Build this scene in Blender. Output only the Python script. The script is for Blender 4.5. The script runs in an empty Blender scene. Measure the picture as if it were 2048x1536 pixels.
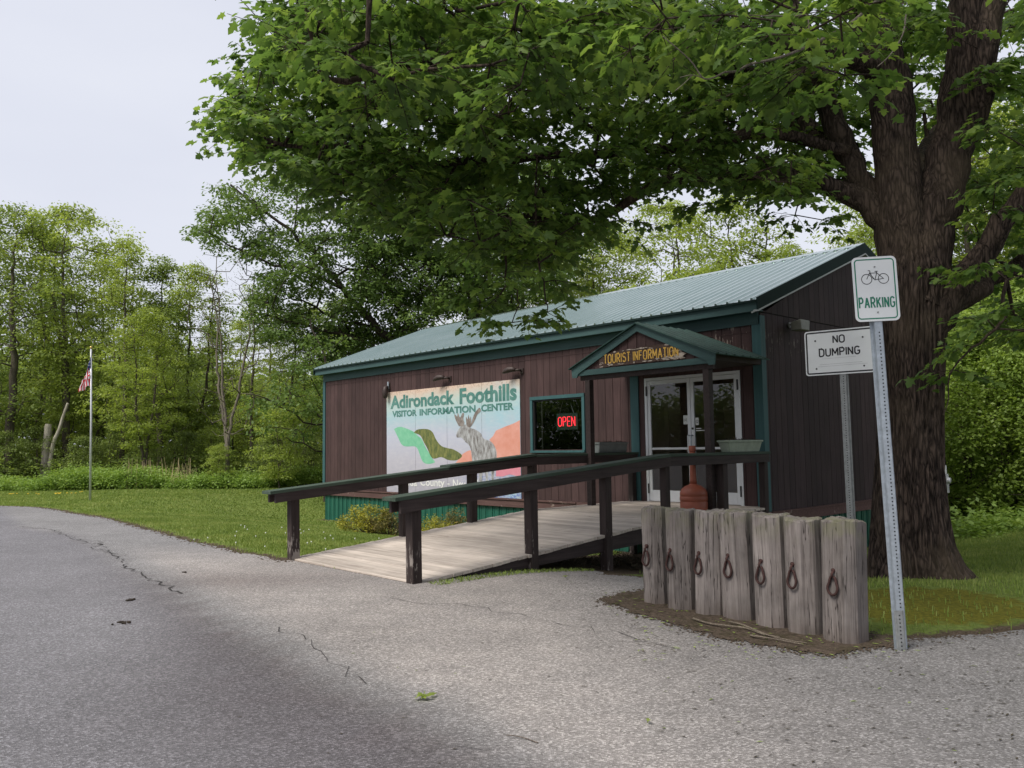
import bpy, math, random
import numpy as np
from mathutils import Vector, Matrix
R_ = math.radians
sc = bpy.context.scene
C = sc.collection
# ------------------------------------------------------------------ camera, world, sun, exposure
CAM_H, F_PX, PITCH, ROLL = 1.42, 1628.8, 0.0771, 0.0141
cd = bpy.data.cameras.new('camera'); cam = bpy.data.objects.new('camera', cd); C.objects.link(cam)
cd.sensor_width = 36.0; cd.lens = 36.0 * F_PX / 2048.0; cd.clip_start = 0.05; cd.clip_end = 2000
c_, s_ = math.cos(PITCH), math.sin(PITCH)
fwd = Vector((0, c_, s_)); up0 = Vector((0, -s_, c_)); rt0 = Vector((1, 0, 0))
cr, sr = math.cos(ROLL), math.sin(ROLL)
upv = up0 * cr + rt0 * sr; rtv = rt0 * cr - up0 * sr
cam.matrix_world = Matrix(((rtv.x, upv.x, -fwd.x, 0), (rtv.y, upv.y, -fwd.y, 0), (rtv.z, upv.z, -fwd.z, CAM_H), (0, 0, 0, 1)))
sc.camera = cam
SUN_EL, SUN_AZ = R_(52), R_(-130)       # azimuth from +Y towards +X
w = bpy.data.worlds.new('World'); sc.world = w; w.use_nodes = True
nt = w.node_tree; nt.nodes.clear()
def nn(t, k, **kw):
    n = t.nodes.new(k)
    for a, b in kw.items(): setattr(n, a, b)
    return n
sky = nn(nt, 'ShaderNodeTexSky', sky_type='NISHITA', sun_disc=False, sun_elevation=SUN_EL, sun_rotation=SUN_AZ)
sky.dust_density = 4.0
geo = nn(nt, 'ShaderNodeTexCoord')
noi = nn(nt, 'ShaderNodeTexNoise'); noi.inputs['Scale'].default_value = 1.6; noi.inputs['Detail'].default_value = 4
mp = nn(nt, 'ShaderNodeMapping'); mp.inputs['Scale'].default_value = (1, 1, 3)
nt.links.new(geo.outputs['Generated'], mp.inputs[0]); nt.links.new(mp.outputs[0], noi.inputs['Vector'])
cr_ = nn(nt, 'ShaderNodeValToRGB')
cr_.color_ramp.elements[0].position = 0.3; cr_.color_ramp.elements[0].color = (.70, .725, .83, 1)
cr_.color_ramp.elements[1].position = 0.7; cr_.color_ramp.elements[1].color = (.80, .82, .90, 1)
nt.links.new(noi.outputs['Fac'], cr_.inputs[0])
mul = nn(nt, 'ShaderNodeVectorMath', operation='SCALE'); mul.inputs['Scale'].default_value = 7.4
nt.links.new(cr_.outputs[0], mul.inputs[0])
mx = nn(nt, 'ShaderNodeMixRGB'); mx.inputs[0].default_value = 0.9
nt.links.new(sky.outputs[0], mx.inputs[1]); nt.links.new(mul.outputs[0], mx.inputs[2])
bg = nn(nt, 'ShaderNodeBackground'); bg.inputs['Strength'].default_value = 0.115
out = nn(nt, 'ShaderNodeOutputWorld')
nt.links.new(mx.outputs[0], bg.inputs['Color']); nt.links.new(bg.outputs[0], out.inputs['Surface'])
sd = bpy.data.lights.new('sun', 'SUN'); sd.energy = 3.2; sd.angle = R_(25); sd.color = (1, .95, .87)
so = bpy.data.objects.new('sun', sd); C.objects.link(so)
sdir = Vector((math.sin(SUN_AZ) * math.cos(SUN_EL), math.cos(SUN_AZ) * math.cos(SUN_EL), math.sin(SUN_EL)))
so.rotation_euler = sdir.to_track_quat('Z', 'Y').to_euler(); so.location = (-10, -10, 30)
sc.view_settings.view_transform = 'Standard'; sc.view_settings.look = 'None'
sc.view_settings.exposure = 0.33; sc.view_settings.gamma = 1.0
try: sc.view_settings.use_curve_mapping = False
except Exception: pass
try:
    sc.cycles.max_bounces = 8; sc.cycles.transparent_max_bounces = 8; sc.cycles.diffuse_bounces = 4
    sc.cycles.glossy_bounces = 3; sc.cycles.transmission_bounces = 4
except Exception: pass
# ------------------------------------------------------------------ geometry helpers
RX, RY, YAW, BL, BD = 4.14, 13.47, 0.745, 14.25, 7.7      # the building's front right corner, its angle, length and depth
WX, WY = -math.sin(YAW), math.cos(YAW); NX, NY = -math.cos(YAW), -math.sin(YAW)
def bp(u, n, z=0.0): return (RX + WX * u + NX * n, RY + WY * u + NY * n, z)
def at(px, py, Y):
    """point seen at photo pixel px, py that stands Y metres in front"""
    d = fwd + rtv * ((px - 1024) / F_PX) + upv * ((768 - py) / F_PX)
    t = Y / d.y
    return Vector((d.x * t, Y, CAM_H + d.z * t))
def smooth(t): t = np.clip(t, 0, 1); return t * t * (3 - 2 * t)
def hgt(x, y):
    x = np.asarray(x, float); y = np.asarray(y, float)
    qx, qy = x - RX, y - RY
    u = qx * WX + qy * WY; n = qx * NX + qy * NY
    dx = np.maximum(np.maximum(-u, u - BL), 0); dn = np.maximum(np.maximum(n, -BD - n), 0)
    d = np.hypot(dx, dn)
    z = -.6 * (1 - smooth(d / 6.5))
    m = np.exp(-(((x - 4.2) ** 2 + (y - 8.8) ** 2) / 1.6))           # mound round the big tree
    z = z + .10 * m
    far = smooth((y - 44) / 60)
    z = z + far * 2.0
    z = z + .035 * np.sin(x * .9 + 1.3) * np.sin(y * .7) * smooth((y - 14) / 6) 
    return z
def gz(x, y): return float(hgt(x, y))
class MB:
    def __init__(s): s.v = []; s.f = []; s.m = []
    def add(s, vs, fs, mi=0):
        o = len(s.v); s.v += [tuple(v) for v in vs]; s.f += [tuple(i + o for i in f) for f in fs]; s.m += [mi] * len(fs); return s
    def box(s, x0, x1, y0, y1, z0, z1, mi=0):
        x0, x1 = min(x0, x1), max(x0, x1); y0, y1 = min(y0, y1), max(y0, y1); z0, z1 = min(z0, z1), max(z0, z1)
        return s.add([(x0, y0, z0), (x1, y0, z0), (x1, y1, z0), (x0, y1, z0), (x0, y0, z1), (x1, y0, z1), (x1, y1, z1), (x0, y1, z1)],
                     [(0, 3, 2, 1), (4, 5, 6, 7), (0, 1, 5, 4), (1, 2, 6, 5), (2, 3, 7, 6), (3, 0, 4, 7)], mi)
    def hexa(s, b, t, mi=0):      # bottom 4 points, top 4 points (counter clockwise from above)
        return s.add(list(b) + list(t), [(0, 3, 2, 1), (4, 5, 6, 7), (0, 1, 5, 4), (1, 2, 6, 5), (2, 3, 7, 6), (3, 0, 4, 7)], mi)
    def prism_xz(s, pts, y0, y1, mi=0):   # outline in x,z extruded along y
        n = len(pts); a = sum(pts[i][0] * pts[(i + 1) % n][1] - pts[(i + 1) % n][0] * pts[i][1] for i in range(n))
        if a < 0: pts = pts[::-1]
        y0, y1 = min(y0, y1), max(y0, y1)
        vs = [(p[0], y0, p[1]) for p in pts] + [(p[0], y1, p[1]) for p in pts]
        return s.add(vs, [tuple(range(n)), tuple(range(2 * n - 1, n - 1, -1))] + [((i + 1) % n, i, n + i, n + (i + 1) % n) for i in range(n)], mi)
    def prism_yz(s, pts, x0, x1, mi=0):
        o = MB().prism_xz(pts, x0, x1, mi)
        return s.add([(v[1], v[0], v[2]) for v in o.v], [f[::-1] for f in o.f], mi)
    def bar(s, a, b, w_, h_, mi=0, upd=(0, 0, 1)):
        a = Vector(a); b = Vector(b); d = (b - a).normalized(); sd_ = d.cross(Vector(upd)).normalized(); u_ = sd_.cross(d)
        P = lambda q, i, j: q + sd_ * (i * w_ / 2) + u_ * (j * h_ / 2)
        return s.add([P(a, -1, -1), P(a, 1, -1), P(b, 1, -1), P(b, -1, -1), P(a, -1, 1), P(a, 1, 1), P(b, 1, 1), P(b, -1, 1)],
                     [(0, 3, 2, 1), (4, 5, 6, 7), (0, 1, 5, 4), (1, 2, 6, 5), (2, 3, 7, 6), (3, 0, 4, 7)], mi)
    def tube(s, pts, rad, sides=6, cap=True, mi=0, disp=None):
        P = [Vector(p) for p in pts]; n = len(P)
        if n < 2: return s
        t = (P[1] - P[0]).normalized(); ref = Vector((1, 0, 0)) if abs(t.x) < .8 else Vector((0, 1, 0))
        a = t.cross(ref).normalized(); vs = []
        for i in range(n):
            tt = (P[min(i + 1, n - 1)] - P[max(i - 1, 0)]).normalized()
            a = (a - tt * a.dot(tt)).normalized(); b = tt.cross(a)
            r = rad[i] if hasattr(rad, '__len__') else rad
            for k in range(sides):
                th = 2 * math.pi * k / sides; rr = r
                if disp: rr = r + disp(i, th, r)
                vs.append(P[i] + a * (math.cos(th) * rr) + b * (math.sin(th) * rr))
        fs = []
        for i in range(n - 1):
            for k in range(sides):
                k2 = (k + 1) % sides; fs.append((i * sides + k, i * sides + k2, (i + 1) * sides + k2, (i + 1) * sides + k))
        if cap: fs.append(tuple(range(sides - 1, -1, -1))); fs.append(tuple(range((n - 1) * sides, n * sides)))
        return s.add(vs, fs, mi)
    def lathe(s, prof, sides=24, c=(0, 0), mi=0):
        vs = []; fs = []; n = len(prof)
        for r, z in prof:
            for k in range(sides):
                th = 2 * math.pi * k / sides; vs.append((c[0] + r * math.cos(th), c[1] + r * math.sin(th), z))
        for i in range(n - 1):
            for k in range(sides):
                k2 = (k + 1) % sides; fs.append((i * sides + k, i * sides + k2, (i + 1) * sides + k2, (i + 1) * sides + k))
        fs.append(tuple(range(sides - 1, -1, -1))); fs.append(tuple(range((n - 1) * sides, n * sides)))
        return s.add(vs, fs, mi)
    def mesh(s, name, mats, smooth_=False):
        me = bpy.data.meshes.new(name); me.from_pydata([tuple(v) for v in s.v], [], s.f)
        for m in (mats if isinstance(mats, (list, tuple)) else [mats]): me.materials.append(m)
        if any(s.m): me.polygons.foreach_set('material_index', s.m)
        if smooth_: me.polygons.foreach_set('use_smooth', [True] * len(me.polygons))
        me.update(); return me
    def build(s, name, mats, parent=None, smooth_=False, bevel=0):
        o = bpy.data.objects.new(name, s.mesh(name, mats, smooth_)); C.objects.link(o)
        if parent: o.parent = parent
        if bevel:
            b = o.modifiers.new('bevel', 'BEVEL'); b.width = bevel; b.segments = 2; b.limit_method = 'ANGLE'
        return o
def link_mesh(name, me, parent=None):
    o = bpy.data.objects.new(name, me); C.objects.link(o)
    if parent: o.parent = parent
    return o
def tag(o, label=None, cat=None, group=None, kind=None):
    if label: o['label'] = label
    if cat: o['category'] = cat
    if group: o['group'] = group
    if kind: o['kind'] = kind
    return o
def thing(name, label, cat, loc=(0, 0, 0), rz=0.0, group=None):
    o = bpy.data.objects.new(name, None); C.objects.link(o); o.location = loc; o.rotation_euler = (0, 0, rz); o.empty_display_size = .2
    return tag(o, label, cat, group)
def np_mesh(name, V, F, mat_, sm=False):
    me = bpy.data.meshes.new(name); k = F.shape[1]
    me.vertices.add(len(V)); me.vertices.foreach_set('co', V.astype(np.float32).ravel())
    me.loops.add(F.size); me.loops.foreach_set('vertex_index', F.astype(np.int32).ravel())
    me.polygons.add(len(F)); me.polygons.foreach_set('loop_start', np.arange(0, F.size, k, dtype=np.int32))
    try: me.polygons.foreach_set('loop_total', np.full(len(F), k, dtype=np.int32))
    except Exception: pass
    for m in (mat_ if isinstance(mat_, (list, tuple)) else [mat_]): me.materials.append(m)
    me.update(calc_edges=True); me.validate()
    if sm: me.polygons.foreach_set('use_smooth', np.ones(len(F), dtype=bool))
    return me
# ------------------------------------------------------------------ material helpers
def S(r, g, b):   # sRGB 0-255 to linear
    f = lambda c: (c / 255 / 12.92) if c <= 10 else ((c / 255 + .055) / 1.055) ** 2.4
    return (f(r), f(g), f(b), 1)
class NT:
    def __init__(s, name):
        s.m = bpy.data.materials.new(name); s.m.use_nodes = True; s.t = s.m.node_tree; s.t.nodes.clear()
        s.out = s.n('ShaderNodeOutputMaterial')
    def n(s, k, **kw):
        o = s.t.nodes.new(k)
        for a, b in kw.items(): setattr(o, a, b)
        return o
    def l(s, a, b): s.t.links.new(a, b)
    def set(s, sock, v):
        if hasattr(v, 'is_output') or isinstance(v, bpy.types.NodeSocket): s.l(v, sock)
        else: sock.default_value = v
    def obj(s): return s.n('ShaderNodeTexCoord').outputs['Object']
    def mapv(s, v, sc_=(1, 1, 1), loc=(0, 0, 0)):
        m = s.n('ShaderNodeMapping'); m.inputs['Scale'].default_value = sc_; m.inputs['Location'].default_value = loc; s.l(v, m.inputs[0]); return m.outputs[0]
    def noise(s, v, scale, detail=3, rough=.55, dist=0):
        o = s.n('ShaderNodeTexNoise'); s.l(v, o.inputs['Vector']); o.inputs['Scale'].default_value = scale; o.inputs['Detail'].default_value = detail
        o.inputs['Roughness'].default_value = rough; o.inputs['Distortion'].default_value = dist; return o.outputs['Fac']
    def vor(s, v, scale, feature='F1', outn='Distance'):
        o = s.n('ShaderNodeTexVoronoi', feature=feature); s.l(v, o.inputs['Vector']); o.inputs['Scale'].default_value = scale; return o.outputs[outn]
    def ramp(s, f, stops):
        o = s.n('ShaderNodeValToRGB'); e = o.color_ramp.elements
        while len(e) < len(stops): e.new(.5)
        for i, (p, c) in enumerate(stops):
            e[i].position = p; e[i].color = c if len(c) == 4 else (*c, 1)
        s.l(f, o.inputs[0]); return o.outputs[0]
    def rng(s, f, a, b, c=0, d=1):
        o = s.n('ShaderNodeMapRange'); o.clamp = True
        for i, v in zip((0, 1, 2, 3, 4), (f, a, b, c, d)): s.set(o.inputs[i], v)
        return o.outputs[0]
    def math(s, op, a, b=0.0):
        o = s.n('ShaderNodeMath', operation=op); s.set(o.inputs[0], a); s.set(o.inputs[1], b); return o.outputs[0]
    def mix(s, f, a, b, mode='MIX'):
        o = s.n('ShaderNodeMixRGB', blend_type=mode); s.set(o.inputs[0], f); s.set(o.inputs[1], a); s.set(o.inputs[2], b); return o.outputs[0]
    def island(s): return s.n('ShaderNodeNewGeometry').outputs['Random Per Island']
    def bump(s, h, strength=.4, dist=.01):
        o = s.n('ShaderNodeBump'); o.inputs['Strength'].default_value = strength; o.inputs['Distance'].default_value = dist; s.l(h, o.inputs['Height']); return o.outputs[0]
    def xyz(s, v):
        o = s.n('ShaderNodeSeparateXYZ'); s.l(v, o.inputs[0]); return o.outputs
    def attr(s, name): return s.n('ShaderNodeAttribute', attribute_name=name).outputs['Fac']
    def bsdf(s, col, rough=.7, metal=0.0, normal=None, spec=.5, **kw):
        o = s.n('ShaderNodeBsdfPrincipled'); s.set(o.inputs['Base Color'], col); s.set(o.inputs['Roughness'], rough); s.set(o.inputs['Metallic'], metal)
        o.inputs['Specular IOR Level'].default_value = spec
        if normal is not None: s.l(normal, o.inputs['Normal'])
        s.l(o.outputs[0], s.out.inputs['Surface']); return s.m
def simple(name, col, rough=.6, metal=0, var=.15, scale=12, bump=.1, spec=.4):
    t = NT(name); v = t.obj(); f = t.noise(v, scale, 4); isl = t.island()
    k = t.rng(f, .3, .7, 1 - var, 1 + var)
    c = t.mix(1.0, col, k, 'MULTIPLY')
    c2 = t.mix(1.0, c, t.rng(isl, 0, 1, 1 - var * .6, 1 + var * .6), 'MULTIPLY')
    return t.bsdf(c2, rough, metal, t.bump(t.noise(v, scale * 5, 3), bump, .01), spec)
def wood(name, col, col2, rough=.8, axis=2, grain=40, var=.25, bump=.35, worn=None, wornbox=None, spec=.25):
    """planks or posts: grain stretched along one axis, each plank its own shade"""
    t = NT(name); v = t.obj(); isl = t.island()
    sc_ = [grain, grain, grain]; sc_[axis] = grain * .06
    off = t.n('ShaderNodeVectorMath', operation='ADD'); t.l(v, off.inputs[0])
    cmb = t.n('ShaderNodeCombineXYZ'); k9 = t.math('MULTIPLY', isl, 9.0)
    for i in range(3): t.l(k9, cmb.inputs[i])
    t.l(cmb.outputs[0], off.inputs[1])
    g = t.noise(t.mapv(off.outputs[0], sc_), 1.0, 5, .65)
    big = t.noise(v, 1.7, 3)
    c = t.mix(t.rng(g, .3, .72), col, col2)
    c = t.mix(1.0, c, t.rng(isl, 0, 1, 1 - var, 1 + var), 'MULTIPLY')
    c = t.mix(1.0, c, t.rng(big, .3, .7, 1 - var * .7, 1 + var * .7), 'MULTIPLY')
    if worn:
        sc2 = [26, 26, 26]; sc2[axis] = 5
        m = t.noise(t.mapv(v, sc2), 1.0, 6, .7); m2 = t.noise(v, 2.1, 3)
        thr = t.math('ADD', t.math('MULTIPLY', m, .6), t.math('MULTIPLY', m2, .4))
        mask = t.rng(thr, worn[1], worn[1] + .03)
        if wornbox:
            X = t.xyz(v); a = None
            for i, rg in enumerate(wornbox):
                if rg is None: continue
                q = t.math('MULTIPLY', t.rng(X[i], rg[0] - .15, rg[0] + .15), t.rng(X[i], rg[1] - .15, rg[1] + .15, 1, 0))
                a = q if a is None else t.math('MULTIPLY', a, q)
            mask = t.math('MULTIPLY', mask, a)
        c = t.mix(mask, c, worn[0])
    return t.bsdf(c, rough, 0, t.bump(g, bump, .01), spec)
def leafmat(name, dark, mid, light, trans=.35, clump=.7, rough=.5):
    t = NT(name); isl = t.island(); v = t.obj()
    n1 = t.noise(v, clump, 3)
    f = t.math('ADD', t.math('MULTIPLY', isl, .55), t.math('MULTIPLY', t.rng(n1, .3, .7), .45))
    c = t.ramp(f, [(0.0, dark), (.5, mid), (1.0, light)])
    hue = t.n('ShaderNodeHueSaturation'); t.l(c, hue.inputs['Color']); hue.inputs['Value'].default_value = 1.5; hue.inputs['Saturation'].default_value = 1.1
    hue.inputs['Hue'].default_value = .492
    d = t.n('ShaderNodeBsdfPrincipled'); t.l(c, d.inputs['Base Color']); d.inputs['Roughness'].default_value = rough; d.inputs['Specular IOR Level'].default_value = .35
    tr = t.n('ShaderNodeBsdfTranslucent'); t.l(hue.outputs[0], tr.inputs[0])
    mxs = t.n('ShaderNodeMixShader'); mxs.inputs[0].default_value = trans
    t.l(d.outputs[0], mxs.inputs[1]); t.l(tr.outputs[0], mxs.inputs[2]); t.l(mxs.outputs[0], t.out.inputs['Surface'])
    return t.m
def bark(name, a, b, scale=9, bump=.9, stretch=.18, dist=.03):
    t = NT(name); v = t.obj(); mv = t.mapv(v, (scale, scale, scale * stretch))
    n1 = t.noise(mv, 1.6, 6, .7, 1.2); dv = t.n('ShaderNodeVectorMath', operation='ADD'); t.l(mv, dv.inputs[0]); nc = t.n('ShaderNodeTexNoise'); t.l(mv, nc.inputs['Vector']); nc.inputs['Scale'].default_value = 1.3; t.l(nc.outputs['Color'], dv.inputs[1])
    vo = t.vor(dv.outputs[0], 2.6, 'DISTANCE_TO_EDGE')
    fine = t.noise(t.mapv(v, (scale * 4, scale * 4, scale * 4 * stretch * .8)), 1.5, 5, .7, .5)
    h = t.math('ADD', t.math('ADD', t.math('MULTIPLY', n1, .4), t.math('MULTIPLY', t.rng(vo, 0, .3), .22)), t.math('MULTIPLY', fine, .38))
    c = t.mix(t.rng(h, .36, .66), a, b)
    c = t.mix(t.rng(t.noise(v, 1.3, 3), .45, .7, 0, .5), c, (b[0] * 1.2, b[1] * 1.25, b[2] * 1.05, 1))
    return t.bsdf(c, .95, 0, t.bump(h, bump, dist), .1)
def glassmat(name, tint=(.80, .82, .80, 1), refl=.9):
    t = NT(name); fr = t.n('ShaderNodeFresnel'); fr.inputs[0].default_value = 1.55
    tp = t.n('ShaderNodeBsdfTransparent'); tp.inputs[0].default_value = tint
    gl = t.n('ShaderNodeBsdfGlossy'); gl.inputs['Color'].default_value = (refl, refl, refl, 1); gl.inputs['Roughness'].default_value = .01
    f = t.math('MULTIPLY', t.rng(fr.outputs[0], 0, 1, .03, 1.0), t.math('SUBTRACT', 1.0, t.n('ShaderNodeNewGeometry').outputs['Backfacing']))
    m = t.n('ShaderNodeMixShader'); t.l(f, m.inputs[0]); t.l(tp.outputs[0], m.inputs[1]); t.l(gl.outputs[0], m.inputs[2]); t.l(m.outputs[0], t.out.inputs['Surface'])
    return t.m
def emit(name, col, st):
    t = NT(name); e = t.n('ShaderNodeEmission'); e.inputs[0].default_value = col; e.inputs[1].default_value = st; t.l(e.outputs[0], t.out.inputs['Surface']); return t.m
M = {}
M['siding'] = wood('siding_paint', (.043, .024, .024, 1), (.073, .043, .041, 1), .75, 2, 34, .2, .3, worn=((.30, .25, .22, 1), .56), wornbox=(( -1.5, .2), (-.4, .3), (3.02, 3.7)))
M['siding_shaded'] = wood('siding_paint_shaded', (.028, .018, .019, 1), (.048, .031, .033, 1), .75, 2, 34, .2, .3, worn=((.30, .26, .23, 1), .56), wornbox=(None, (-.5, 3.2), (3.0, 3.3)))  # siding colours darkened for the gable, the maple crown's shade put into the paint
M['dark_gap'] = simple('siding_backing', (.012, .009, .009, 1), .9)
M['teal'] = wood('teal_paint', (.030, .080, .086, 1), (.044, .108, .112, 1), .6, 2, 14, .1, .12, worn=((.30, .33, .32, 1), .66))
M['teal_h'] = wood('teal_paint_fascia', (.034, .072, .072, 1), (.050, .098, .096, 1), .6, 0, 14, .08, .12, worn=((.26, .30, .28, 1), .67))
M['skirt'] = simple('green_sheet_metal', (.014, .095, .064, 1), .45, 0, .12, 3, .03, .5)
M['sill'] = wood('brown_sill_board', (.07, .038, .036, 1), (.12, .07, .062, 1), .8, 0, 24, .1, .3, worn=((.34, .27, .23, 1), .60))
def roofmat():
    t = NT('ribbed_roof_metal'); v = t.obj(); n1 = t.noise(v, 1.1, 4); n2 = t.noise(v, 30, 3)
    c = t.mix(t.rng(n1, .3, .7), (.29, .39, .36, 1), (.37, .46, .43, 1)); c = t.mix(t.rng(n2, .55, .75, 0, .25), c, (.30, .36, .34, 1))
    m = t.bsdf(c, .24, .8, None, .6); b = [q for q in t.t.nodes if q.type == 'BSDF_PRINCIPLED'][0]; b.inputs['Coat Weight'].default_value = .6; b.inputs['Coat Roughness'].default_value = .12; b.inputs['Coat IOR'].default_value = 1.7
    return m
M['roof'] = roofmat()
M['canopy_roof'] = simple('dark_green_roof_metal', (.020, .055, .046, 1), .6, .0, .25, 4, .03, .3)
M['alu'] = simple('white_aluminium', (.62, .64, .66, 1), .4, .1, .05, 4, .02)
M['black'] = simple('black_rubber', (.015, .015, .016, 1), .6)
M['glass'] = glassmat('window_glass')
M['interior'] = simple('interior_wall', (.48, .36, .27, 1), .9, 0, .1, 2)
M['interior_floor'] = simple('interior_floor', (.30, .27, .24, 1), .7, 0, .15, 2)
M['paper'] = simple('white_paper', (.6, .62, .6, 1), .8, 0, .04)
M['paper_green'] = simple('pale_green_paper', (.40, .52, .44, 1), .8, 0, .04)
M['rail_wood'] = wood('rail_dark_stain', (.024, .017, .017, 1), (.052, .038, .036, 1), .7, 1, 26, .2, .35)
M['post_wood'] = wood('post_dark_stain', (.026, .018, .017, 1), (.055, .04, .037, 1), .75, 2, 26, .2, .4, worn=((.26, .23, .21, 1), .56), wornbox=(None, None, (-.6, .35)))
M['cap_green'] = wood('cap_board_mossy_green', (.030, .050, .036, 1), (.066, .088, .066, 1), .75, 1, 24, .15, .4, worn=((.2, .2, .18, 1), .66))
M['deck'] = wood('weathered_deck_board', (.33, .28, .24, 1), (.58, .51, .45, 1), .85, 0, 26, .17, .45, worn=((.12, .095, .08, 1), .63))
def timber():
    t = NT('weathered_grey_timber'); v = t.obj(); oi = t.n('ShaderNodeObjectInfo'); 
    off = t.n('ShaderNodeVectorMath', operation='ADD'); t.l(v, off.inputs[0]); cmb = t.n('ShaderNodeCombineXYZ'); k = t.math('MULTIPLY', oi.outputs['Random'], 30.0)
    for i in range(3): t.l(k, cmb.inputs[i])
    t.l(cmb.outputs[0], off.inputs[1]); vv = off.outputs[0]
    g = t.noise(t.mapv(vv, (38, 38, 1.8)), 1.0, 7, .72, .6); g2 = t.noise(t.mapv(vv, (90, 90, 3.5)), 1.0, 4, .6)
    big = t.noise(vv, 3.5, 4)
    c = t.ramp(g, [(.24, (.075, .064, .060)), (.42, (.18, .157, .147)), (.78, (.31, .28, .265))])
    c = t.mix(1.0, c, t.rng(big, .3, .7, .70, 1.25), 'MULTIPLY'); c = t.mix(1.0, c, t.rng(oi.outputs['Random'], 0, 1, .78, 1.18), 'MULTIPLY')
    kn = t.vor(t.mapv(vv, (5, 5, 2.6)), 1.0); c = t.mix(t.rng(kn, .05, .11, .85, 0), c, (.04, .03, .026, 1))
    crack = t.noise(t.mapv(vv, (14, 14, .55)), 1.0, 4, .6, .4)
    cm = t.math('MULTIPLY', t.rng(crack, .492, .499), t.rng(crack, .501, .508, 1, 0))
    c = t.mix(t.math('MULTIPLY', cm, .9), c, (.025, .02, .018, 1))
    X = t.xyz(v)
    c = t.mix(t.math('MULTIPLY', t.rng(X[2], .66, .88), t.rng(t.noise(vv, 9, 4), .42, .6, 0, .7)), c, (.17, .17, .10, 1))     # lichen near the tops
    c = t.mix(t.math('MULTIPLY', t.rng(X[2], .0, .16, 1, 0), .5), c, (.10, .075, .06, 1))                                      # splashed soil
    h = t.math('SUBTRACT', t.math('ADD', g, t.math('MULTIPLY', g2, .3)), t.math('MULTIPLY', cm, 1.2))
    return t.bsdf(c, .9, 0, t.bump(h, .7, .012), .15)
M['timber'] = timber()
M['rust'] = simple('rusty_iron', (.055, .027, .024, 1), .8, .3, .35, 40, .4)
M['galv'] = simple('galvanised_steel', (.36, .40, .44, 1), .5, .55, .18, 25, .08)
M['galv_dark'] = simple('galvanised_steel_weathered', (.27, .28, .28, 1), .55, .5, .2, 25, .08)
M['sign_white'] = simple('sign_face_white', (.70, .72, .73, 1), .35, 0, .04, 3, .01)
M['sign_green'] = simple('sign_green', (.01, .17, .10, 1), .4, 0, .05)
M['sign_black'] = simple('sign_black', (.012, .012, .014, 1), .4, 0, .05)
M['sign_line'] = simple('sign_faint_line', (.33, .34, .35, 1), .5, 0, .05)
M['yellow'] = simple('routed_yellow_paint', (.55, .33, .06, 1), .6, 0, .2, 30, .1)
M['sign_wood'] = wood('rotting_sign_board', (.045, .028, .022, 1), (.085, .055, .045, 1), .85, 0, 20, .1, .5, worn=((.42, .36, .31, 1), .555))
M['flake'] = simple('flaked_pale_wood', (.42, .36, .31, 1), .9, 0, .25, 40, .2)
M['terracotta'] = simple('terracotta_plastic', (.24, .065, .036, 1), .5, 0, .12, 6, .08)
M['planter_grey'] = simple('planter_grey_plastic', (.15, .165, .16, 1), .6, 0, .15, 8, .05)
M['planter_sage'] = simple('planter_sage_plastic', (.27, .31, .25, 1), .6, 0, .15, 8, .05)
M['soil'] = simple('dark_soil', (.03, .022, .016, 1), .95, 0, .4, 30, .6)
M['lamp_brown'] = simple('brown_lamp_paint', (.05, .035, .032, 1), .55, .2, .2, 20, .1)
M['lamp_grey'] = simple('flood_lamp_grey', (.20, .20, .18, 1), .5, .1, .15, 10, .05)
M['neon'] = emit('neon_red', (1, .03, .05, 1), 3.2)
M['neon_back'] = simple('neon_board', (.02, .05, .04, 1), .4)
M['pole'] = simple('white_pole', (.55, .56, .58, 1), .35, .3, .05)
M['flag_red'] = simple('flag_red', (.60, .035, .05, 1), .8, 0, .1); M['flag_white'] = simple('flag_white', (.72, .72, .74, 1), .8, 0, .05); M['flag_blue'] = simple('flag_blue', (.012, .02, .11, 1), .8, 0, .1)
M['gold'] = simple('gilt_ball', (.5, .35, .12, 1), .35, .7)
M['bark_maple'] = bark('maple_bark', (.014, .011, .010, 1), (.105, .078, .065, 1), 9, 1.0, .2, .04)
M['bark_wood'] = bark('grey_brown_bark', (.05, .042, .032, 1), (.14, .12, .095, 1), 9, .6, .2)
M['bark_dark'] = bark('dark_maple_bark', (.022, .018, .014, 1), (.07, .058, .046, 1), 9, .6, .2)
M['bark_bare'] = bark('pale_twig_bark', (.10, .085, .07, 1), (.22, .19, .16, 1), 12, .4, .25)
M['snag'] = bark('bleached_dead_wood', (.28, .25, .20, 1), (.52, .47, .40, 1), 8, .6, .12)
M['leaf_maple'] = leafmat('maple_leaf', (.046, .092, .022, 1), (.100, .172, .040, 1), (.25, .35, .075, 1), .50, 1.3)
M['leaf_dark'] = leafmat('dark_maple_leaf', (.062, .105, .028, 1), (.11, .175, .045, 1), (.19, .27, .065, 1), .40, .6)
M['leaf_fresh'] = leafmat('fresh_spring_leaf', (.15, .20, .042, 1), (.26, .33, .07, 1), (.39, .47, .11, 1), .45, .45)
M['leaf_mid'] = leafmat('mid_green_leaf', (.11, .16, .040, 1), (.19, .26, .062, 1), (.30, .37, .09, 1), .42, .5)
M['leaf_pale'] = leafmat('pale_yellow_green_leaf', (.14, .19, .035, 1), (.24, .31, .06, 1), (.34, .41, .09, 1), .45, .5)
M['leaf_shrub'] = leafmat('shrub_leaf', (.08, .12, .03, 1), (.14, .19, .045, 1), (.22, .28, .065, 1), .35, .8)
M['leaf_thicket'] = leafmat('thicket_leaf', (.12, .18, .036, 1), (.21, .30, .06, 1), (.33, .42, .10, 1), .48, .9)
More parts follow.
